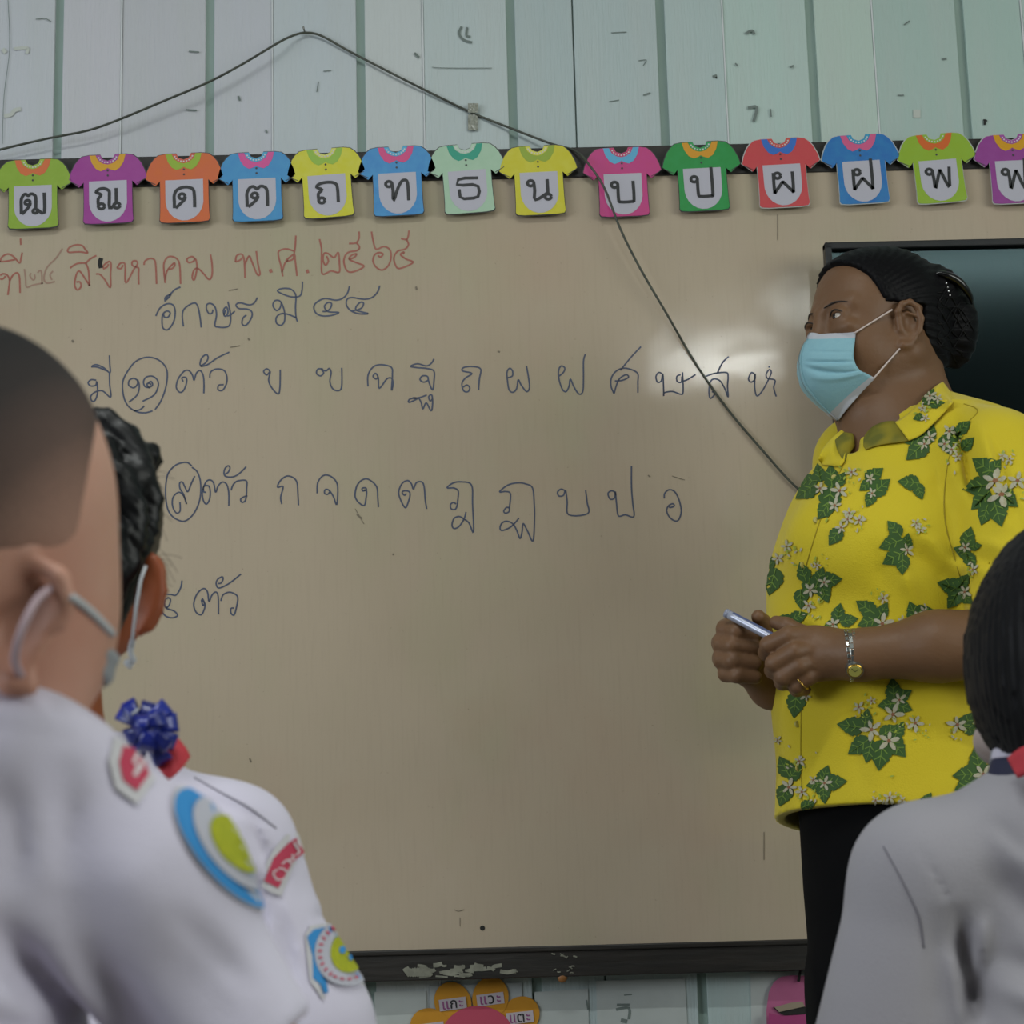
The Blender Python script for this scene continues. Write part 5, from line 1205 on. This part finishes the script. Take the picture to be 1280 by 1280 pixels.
shirt_patch('name_patch', [(big, 0, 0), (red, 1, .0006)] + [([(166 + dx, 955 + dy), (172 + dx, 958 + dy), (166 + dx, 972 + dy), (161 + dx, 968 + dy)], 5, .001) for dx, dy in ((0, -12), (8, -4), (2, 4))], bvh_bs, so_b, 'small red name patch with a white edge', .0015)
cx_, cy_ = 284, 1062
shirt_patch('school_badge', [(oval(cx_, cy_, 98, 40, 50), 0, 0), (oval(cx_ - 2, cy_ + 1, 92, 36, 50), 2, .0005), (oval(cx_ + 6, cy_ - 4, 70, 33, 50), 3, .001), (oval(cx_ + 6, cy_ - 4, 42, 22, 50), 4, .0015)], bvh_bs, so_b, 'round blue and white badge with a yellow middle', .0015)
# mask edge and straps
mk = B.grid(90, 760, 200, 930, -.06, .10, .003)
mk.ell(B(50, 800, .026), (B.r(99), .064, B.r(112)), .01); mk.cut(B(117, 820, .0), unit((-1, -.2, -.30)), .004); mk.cut(B(140, 792, .0), unit((-.35, 0, 1)), .006)
mk.disp(lambda X, Y, Z: .0009 * np.sin(Z * 520 + X * 200))
mo_b, _ = mk.build('face_mask', mat('boy_mask', '94979c', .8, .5, 50, '7f8388'), boy)
def outs(bvh, p, off):
    c, n, i, dd = bvh.find_nearest(Vector(p)); return np.array(c + n * off) if (Vector(p) - c).dot(n) < off else np.array(p)
def skin_line(fig, pts, bvh, r, m, parent, off, name='mask_strap'):
    q = []
    for a in catmull([np.array(p, float) for p in pts], 5):
        h = bvh.ray_cast(CAMPOS, ray(a[0], a[1]))
        q.append(h[0] - ray(a[0], a[1]) * off if h[0] is not None else Vector(fig(a[0], a[1], -.02)))
    return tube(name, q, r, m, parent, 7)
skin_line(B, [(92, 748), (108, 760), (125, 776), (140, 792)], bvh_bb, .0022, m_white_mask, mo_b, .002)
q = [B(66, 733, -.062), B(48, 748, -.072), B(34, 772, -.078), B(23, 800, -.078), B(19, 826, -.070), B(28, 846, -.058), B(44, 856, -.05)]
tube('mask_strap', [Vector(p) for p in catmull(q, 5)], .0020, mat('strap_pinkish', 'b09aa2', .8), mo_b, 7)

# ---------------- girl beyond the boy
G = Fig(1.41)
girl = empty('person', (G(90, 900)[0], G.Y, 0), 'girl with braided black hair and blue bow, partly hidden behind the cropped-haired boy', 'person', 'pupils seen from behind')
gb = G.grid(-330, 500, 620, 1420, -.13, .15, .004, 0.0)
HG = (G(60, 1440)[0], .49); child_legs(G, gb, HG, G(60, 1400), .08, [(G(380, 1430), .004), (G(-215, 1430), -.004)])
gb.cone(G(60, 1040), G(-130, 1090), G.r(40), G.r(46), .03); gb.cone(G(-130, 1090), G(-215, 1430), G.r(46), .026, .02); gb.cone(G(360, 1380), G(380, 1430), G.r(46), .026, .01)
gb.ell(G(92, 668), (G.r(104), .080, G.r(140)), .02); gb.ell(G(110, 760, .03), (G.r(68), .05, G.r(76)), .03)
gb.cone(G(62, 780), G(66, 1000), G.r(60), G.r(66), .02)
gb.cone(G(100, 1040), G(60, 1420), G.r(80), G.r(160), .05); gb.cone(G(120, 1040), G(280, 1090), G.r(40), G.r(46), .03); gb.cone(G(280, 1090), G(360, 1380), G.r(46), G.r(46), .02)
az = unit((.26, 0, 1)); ay = unit((.62, -.78, 0)); ay = unit(ay - az * (ay @ az)); ax = np.cross(az, ay); ax = ax if ax[1] > 0 else -ax
for a_, b_ in zip([(191, 698), (200, 712), (202, 738), (196, 762), (186, 782)], [(200, 712), (202, 738), (196, 762), (186, 782), (175, 790)]): gb.cone(G(*a_, -.055), G(*b_, -.055), .0042, .0042, .003)
gb.ell(G(185, 742, -.05), (G.r(14), .005, G.r(47)), .006, np.stack([ax, ay, az], 1)); gb.ell(G(187, 742, -.05), (G.r(15), .006, G.r(40)), .008)
gbo, gbq = gb.build('body', m_sk3, girl); bvh_gb = bvh_of(gbq)
gh = G.grid(-60, 500, 235, 830, -.125, .12, .0028)
gh.ell(G(90, 662), (G.r(116), .090, G.r(150)), .02)
gh.cone(G(150, 700, -.03), G(140, 790, -.02), G.r(38), G.r(14), .02)
# braids laid over the crown
random.seed(9)
for (pts, r) in (([(120, 530), (145, 545), (165, 570), (172, 600)], 20), ([(120, 560), (140, 590), (160, 625), (168, 665), (160, 715)], 17), ([(150, 545), (178, 565), (190, 575)], 14), ([(168, 590), (186, 618), (190, 655), (184, 690)], 15), ([(110, 600), (130, 650), (142, 700), (144, 750)], 17)):
    qq = catmull([np.array(p, float) for p in pts], 4)
    for i, p in enumerate(qq):
        dd = .079 * math.sqrt(max(0, 1 - ((p[0] - 90) / 119) ** 2 - ((p[1] - 662) / 156) ** 2)) if True else 0
        rr = G.r(r) * (.85 + .25 * math.sin(i * 1.7)); off = (5 if i % 2 else -5)
        gh.ell(G(p[0] + off, p[1], -dd), (rr, rr * .9, rr * 1.1), .006)
gh.cut(G(182, 745), unit((.93, .15, -.36)), .02)
gh.disp(lambda X, Y, Z: .0008 * np.sin((Z * 1.0 + X * .9) * 700 + 3 * np.sin(Z * 60)))
m_hairG = mat('braided_hair', '0e0f12', .42, .5, 40, '08090a', spec=.3)
gho, ghq = gh.build('hair', m_hairG, girl)
# flyaway hairs
for i in range(26):
    v0 = random.choice((random.uniform(545, 600), random.uniform(640, 720), random.uniform(690, 760))); u0 = 90 + 116 * math.sqrt(max(0, 1 - ((v0 - 662) / 152) ** 2)) - 6
    a = random.uniform(-.9, .7); L_ = random.uniform(12, 34)
    pts = [G(u0 + L_ * t * math.cos(a) , v0 - L_ * t * math.sin(a) + 10 * t * t, -.01) for t in np.linspace(0, 1, 5)]
    tube('loose_hair', [Vector(p) for p in pts], .00018, m_hairG, gho, 3)
gs = G.grid(-330, 900, 560, 1440, -.14, .17, .0038, .48)
gs.cone(G(60, 1420), (HG[0], G.Y, .48), G.r(225), .115, .03); gs.cone(G(50, 1000), G(-125, 1066), G.r(70), G.r(74), .03); gs.cone(G(-125, 1066), G(-190, 1300), G.r(71), G.r(90), .03)
gs.cone(G(100, 1010), G(60, 1440), G.r(100), G.r(235), .04)
gs.cone(G(135, 998), G(288, 1062), G.r(68), G.r(70), .03)
gs.cone(G(288, 1062), G(362, 1290), G.r(71), G.r(98), .03); gs.cone(G(362, 1290), G(372, 1350), G.r(95), G.r(96), .02); gs.cut((0, 0, .51), (0, 0, -1))
gs.disp(pfold(G, [(240, 985, 350, 1030, 5, .003), (262, 1010, 300, 1120, 10, .009), (285, 1010, 312, 1100, 8, -.006), (312, 1015, 338, 1080, 7, .005), (312, 1080, 330, 1160, 9, .010), (350, 1090, 385, 1210, 9, -.003), (355, 1125, 370, 1230, 8, .003), (250, 1040, 275, 1150, 12, -.004), (370, 1060, 430, 1170, 6, -.002), (385, 1130, 410, 1150, 6, .003)]))
child_clothes(G, HG, girl, m_navy, .30)
gso, gsq = gs.build('shirt', m_ws, girl); bvh_gs = bvh_of(gsq)
seam('seam', [(243, 972), (275, 990), (312, 1010), (345, 1035)], bvh_gs, .0008, mat('white_seam', '8f8c98', .8), gso)
pw = [(333, 1077), (343, 1060), (356, 1044), (372, 1040), (384, 1066), (366, 1082), (351, 1121), (338, 1116), (328, 1108)]
pr_ = [(341, 1074), (349, 1064), (358, 1055), (368, 1048), (379, 1066), (364, 1078), (356, 1092), (347, 1111), (330, 1101)]
thr = []
def th(pts, w=2.0):
    v, f = ribbon2(catmull([np.array(p, float) for p in pts], 3), w)
    for a in f: thr.append(([tuple(v[i]) for i in a], 5, .0012))
th([(341, 1096), (346, 1101), (354, 1099)]); th([(341, 1096), (340, 1091), (345, 1088)]); th([(346, 1086), (352, 1087), (356, 1091)]); th([(350, 1081), (356, 1076), (362, 1081)]); th([(358, 1075), (364, 1075), (362, 1069)]); th([(366, 1070), (371, 1066), (367, 1060), (364, 1054)]); th([(371, 1060), (368, 1052)])
shirt_patch('name_patch', [(pw, 0, 0), (pr_, 1, .0006)] + thr, bvh_gs, gso, 'red name patch with white letters and a white edge')
bw = [(380, 1170), (386, 1158), (400, 1156), (412, 1146), (432, 1150), (470, 1160), (480, 1245), (402, 1250), (396, 1240), (387, 1228), (383, 1200)]
bl = [(382, 1172), (390, 1163), (402, 1161), (414, 1152), (432, 1158), (460, 1170), (475, 1240), (404, 1243), (400, 1232), (390, 1224), (389, 1196)]
tx = []
for t in np.linspace(2.2, 4.9, 12):
    a = (430 + 33 * math.cos(t), 1192 + 34 * math.sin(t)); tx.append((oval(a[0], a[1], 3.4, 1.6, math.degrees(t) + 20 * math.sin(t * 9), 6), 1, .0016))
for t in np.linspace(1.2, 2.0, 4):
    a = (430 + 33 * math.cos(t), 1192 + 34 * math.sin(t)); tx.append((oval(a[0], a[1], 3.2, 1.6, math.degrees(t) + 90, 6), 1, .0016))
shirt_patch('school_badge', [(bw, 0, 0), (bl, 2, .0005), (oval(432, 1192, 41, 42, 0), 3, .001), (oval(432, 1192, 22, 26, 0), 4, .0015)] + tx + [(oval(424, 1190, 4, 5, 0, 10), 2, .0019), (oval(436, 1196, 3, 8, 20, 10), 2, .0019)], bvh_gs, gso, 'round blue badge with a yellow middle and red lettering')
# red neckerchief, blue bow
m_kerch = mat('red_neckerchief', 'b3303c', .7); m_bow = mat('satin_blue', '1a2c96', .32, .6, 40, '070b38', spec=.6)
patch('neckerchief', [[G(196, 958, -.075), G(205, 940, -.07), G(222, 924, -.06)], [G(204, 968, -.085), G(217, 953, -.08), G(232, 938, -.06)], [G(212, 975, -.085), G(226, 962, -.08), G(236, 947, -.06)]], m_kerch, girl, .003)
bow = empty('bow', G(182, 908, -.085)); bow.parent = girl; bow.location = Vector(G(182, 908, -.085)) - Vector(girl.location)
random.seed(4)
def loop(u0, v0, ang, L_, w, dy):
    a = math.radians(ang); d = np.array((math.cos(a), -math.sin(a))); n = np.array((-d[1], d[0])); pts = []
    rows_ = []
    for sgn in (-1, 1):
        rr = []
        for t in np.linspace(0, 1, 9):
            x = L_ * math.sin(t * math.pi) ** .8 * 1.0; z = (t - .5) * 1.1
            p = np.array((u0, v0)) + d * x + n * (sgn * w * (.55 + .45 * math.sin(t * math.pi))) + n * z * 4
            rr.append(G(p[0], p[1], dy - .012 * math.cos(t * math.pi)))
        rows_.append(rr)
    patch('bow_loop', rows_, m_bow, bow, .0010, 2)
for (u0, v0, ang, L_, w, dy) in ((180, 905, 40, 32, 8, -.085), (182, 908, 8, 34, 9, -.082), (184, 915, -22, 32, 8, -.08), (178, 904, 75, 24, 7, -.08), (172, 902, 120, 26, 7, -.085), (176, 906, 150, 30, 8, -.082), (178, 912, 205, 22, 8, -.09), (184, 920, -60, 34, 9, -.085), (178, 918, -110, 24, 8, -.084), (188, 918, -38, 24, 8, -.1), (182, 906, 20, 22, 8, -.105), (178, 910, 95, 14, 8, -.108), (182, 914, 260, 22, 9, -.105)):
    loop(u0 + 2, v0, ang, L_ * 1.12, w * 1.35, dy)
tube('bow_knot', [Vector(G(174, 906, -.1)), Vector(G(184, 912, -.104)), Vector(G(194, 918, -.1))], [.006, .008, .006], m_bow, bow, 10)
patch('ribbon_edge', [[G(157, 895, -.09), G(166, 890, -.098), G(172, 884, -.098)], [G(159, 898, -.09), G(168, 893, -.098), G(174, 887, -.098)]], m_white_mask, bow, .0008)
gm = G.grid(120, 790, 190, 850, -.02, .09, .0026)
gm.ell(G(138, 822, .03), (G.r(26), .04, G.r(22)), .01); gm.cut(G(158, 822), unit((-1, 0, .1)))
gmo, _ = gm.build('face_mask', m_white_mask, girl)
tube('mask_strap', [Vector(G(*p)) for p in ((182, 708, -.062), (176, 725, -.068), (170, 760, -.068), (166, 795, -.06), (163, 815, -.045))], .0013, m_white_mask, gmo, 6)
tube('strap_knot', [Vector(G(*p)) for p in catmull([(166, 800, -.05), (163, 815, -.048), (167, 826, -.046), (158, 828, -.045), (165, 834, -.044)], 4)], .0022, m_white_mask, gmo, 7)

# ---------------- child at the right edge
K = Fig(1.55)
kid = empty('person', (K(1330, 900)[0], K.Y, 0), 'child with straight black bobbed hair and grey-white shirt at the right edge', 'person', 'pupils seen from behind')
kb_ = K.grid(1000, 690, 1680, 1420, -.13, .16, .004, 0.0)
HK = (K(1325, 1440)[0], .47); child_legs(K, kb_, HK, K(1325, 1400), .075, [(K(1113, 1400), -.004), (K(1523, 1400), .004)])
kb_.ell(K(1322, 790), (K.r(98), .075, K.r(118)), .02); kb_.ell(K(1284, 868, .05), (K.r(67), .05, K.r(68)), .03)
kb_.cone(K(1318, 850), K(1318, 1000), K.r(52), K.r(56), .02)
kb_.cone(K(1318, 1050), K(1325, 1420), K.r(70), K.r(120), .04)
for s_ in (-1, 1):
    kb_.cone(K(1318 + s_ * 20, 1060), K(1318 + s_ * 150, 1120), K.r(40), K.r(48), .02); kb_.cone(K(1318 + s_ * 150, 1120), K(1318 + s_ * 205, 1400), K.r(48), K.r(46), .02)
    
kbo, kbq = kb_.build('body', mat('child_skin', '8a6350', .5, .3, 20, '7a5546', sub=.15, spec=.3), kid); bvh_kb = bvh_of(kbq)
kh = K.grid(1190, 640, 1460, 965, -.12, .14, .003)
HR = [K.row(655, 1290, 1354, .0, .030), K.row(668, 1268, 1376, 0, .055), K.row(690, 1250, 1394, 0, .072), K.row(720, 1232, 1412, 0, .088), K.row(750, 1219, 1425, 0, .096), K.row(790, 1211, 1433, 0, .101), K.row(830, 1210, 1434, 0, .101), K.row(870, 1215, 1430, 0, .098), K.row(905, 1227, 1420, -.004, .092), K.row(930, 1241, 1404, -.010, .082), K.row(942, 1254, 1386, -.018, .070)]
kh.loft(HR, .01)
kh.ell(K(1240, 900, .085), (.06, .055, .05), .01, None, -1)
def strand(X, Y, Z):
    a = np.arctan2(Y - K.Y, X - K(1322, 800)[0]); return .0012 * np.sin(a * 60 + 2 * np.sin(Z * 25)) + .0006 * np.sin(a * 143 + Z * 30)
kh.disp(strand)
kh.build('hair', mat('bobbed_hair', '0f0e12', .5, .5, 30, '08080a', spec=.16), kid)
ks = K.grid(960, 930, 1680, 1440, -.16, .18, .0038, .47)
ks.cone(K(1325, 1430), (HK[0], K.Y, .46), K.r(176), .11, .03)
ks.cone(K(1318, 1060), K(1325, 1440), K.r(105), K.r(178), .04)
for s_ in (-1, 1):
    ks.cone(K(1318 + s_ * 15, 1058), K(1318 + s_ * 158, 1100), K.r(86), K.r(90), .04)
    ks.cone(K(1318 + s_ * 158, 1100), K(1318 + s_ * 205, 1330), K.r(90), K.r(97), .02)
ks.cut((0, 0, .485), (0, 0, -1))
ks.disp(pfold(K, [(1108, 1065, 1152, 1160, 2.5, .002), (1150, 1140, 1180, 1300, 12, .014), (1185, 1150, 1165, 1250, 9, -.007), (1130, 1140, 1115, 1300, 14, .005), (1195, 1050, 1300, 1180, 14, -.006), (1180, 1090, 1280, 1200, 16, .005), (1175, 1230, 1300, 1290, 12, -.006), (1190, 1200, 1290, 1240, 14, .005), (1140, 1190, 1150, 1300, 7, -.005), (1200, 1040, 1240, 1100, 9, .003)]))
child_clothes(K, HK, kid, m_navy, .25)
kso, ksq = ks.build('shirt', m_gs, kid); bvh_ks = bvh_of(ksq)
seam('seam', [(1104, 1058), (1122, 1090), (1140, 1125), (1150, 1150), (1155, 1185)], bvh_ks, .0007, mat('grey_seam', '6f6c76', .8), kso)
# collar, neckerchief, mask
def ring(name, v0, v1, rx0, rx1, m, ry=.8, u0=1318, th_=.003, dyc=0):
    rws = []
    for (v, rx) in ((v0, rx0), ((v0 + v1) / 2, (rx0 + rx1) / 2 + 2), (v1, rx1)):
        rws.append([K(u0 + rx * math.cos(a), v + 5 * math.sin(a), dyc + K.r(rx) * ry * math.sin(a)) for a in np.linspace(0, 2 * math.pi, 33)])
    return patch(name, rws, m, kid, th_, 1)
ring('collar', 914, 950, 66, 77, m_ws)
ring('neckerchief', 943, 986, 74, 84, mat('navy_neckerchief', '20223f', .7))
patch('neckerchief_stripe', [[K(1260, 948, -.045), K(1275, 936, -.06), K(1300, 925, -.07)], [K(1272, 972, -.065), K(1290, 966, -.075), K(1310, 962, -.085)]], m_kerch, kid, .002)
km = K.grid(1205, 880, 1275, 985, -.03, .13, .0026)
km.ell(K(1262, 925, .075), (K.r(45), .045, K.r(38)), .01); km.cut(K(1250, 930, .075), unit((1, 0, .35)))
kmo, _ = km.build('face_mask', mat('child_mask', 'a8968f', .8, .5, 50, 'b9aeb0'), kid)
tube('mask_strap', [Vector(K(*p)) for p in ((1236, 898, .02), (1239, 915, .015), (1241, 935, .015), (1238, 955, .02))], .0012, m_white_mask, kmo, 6)
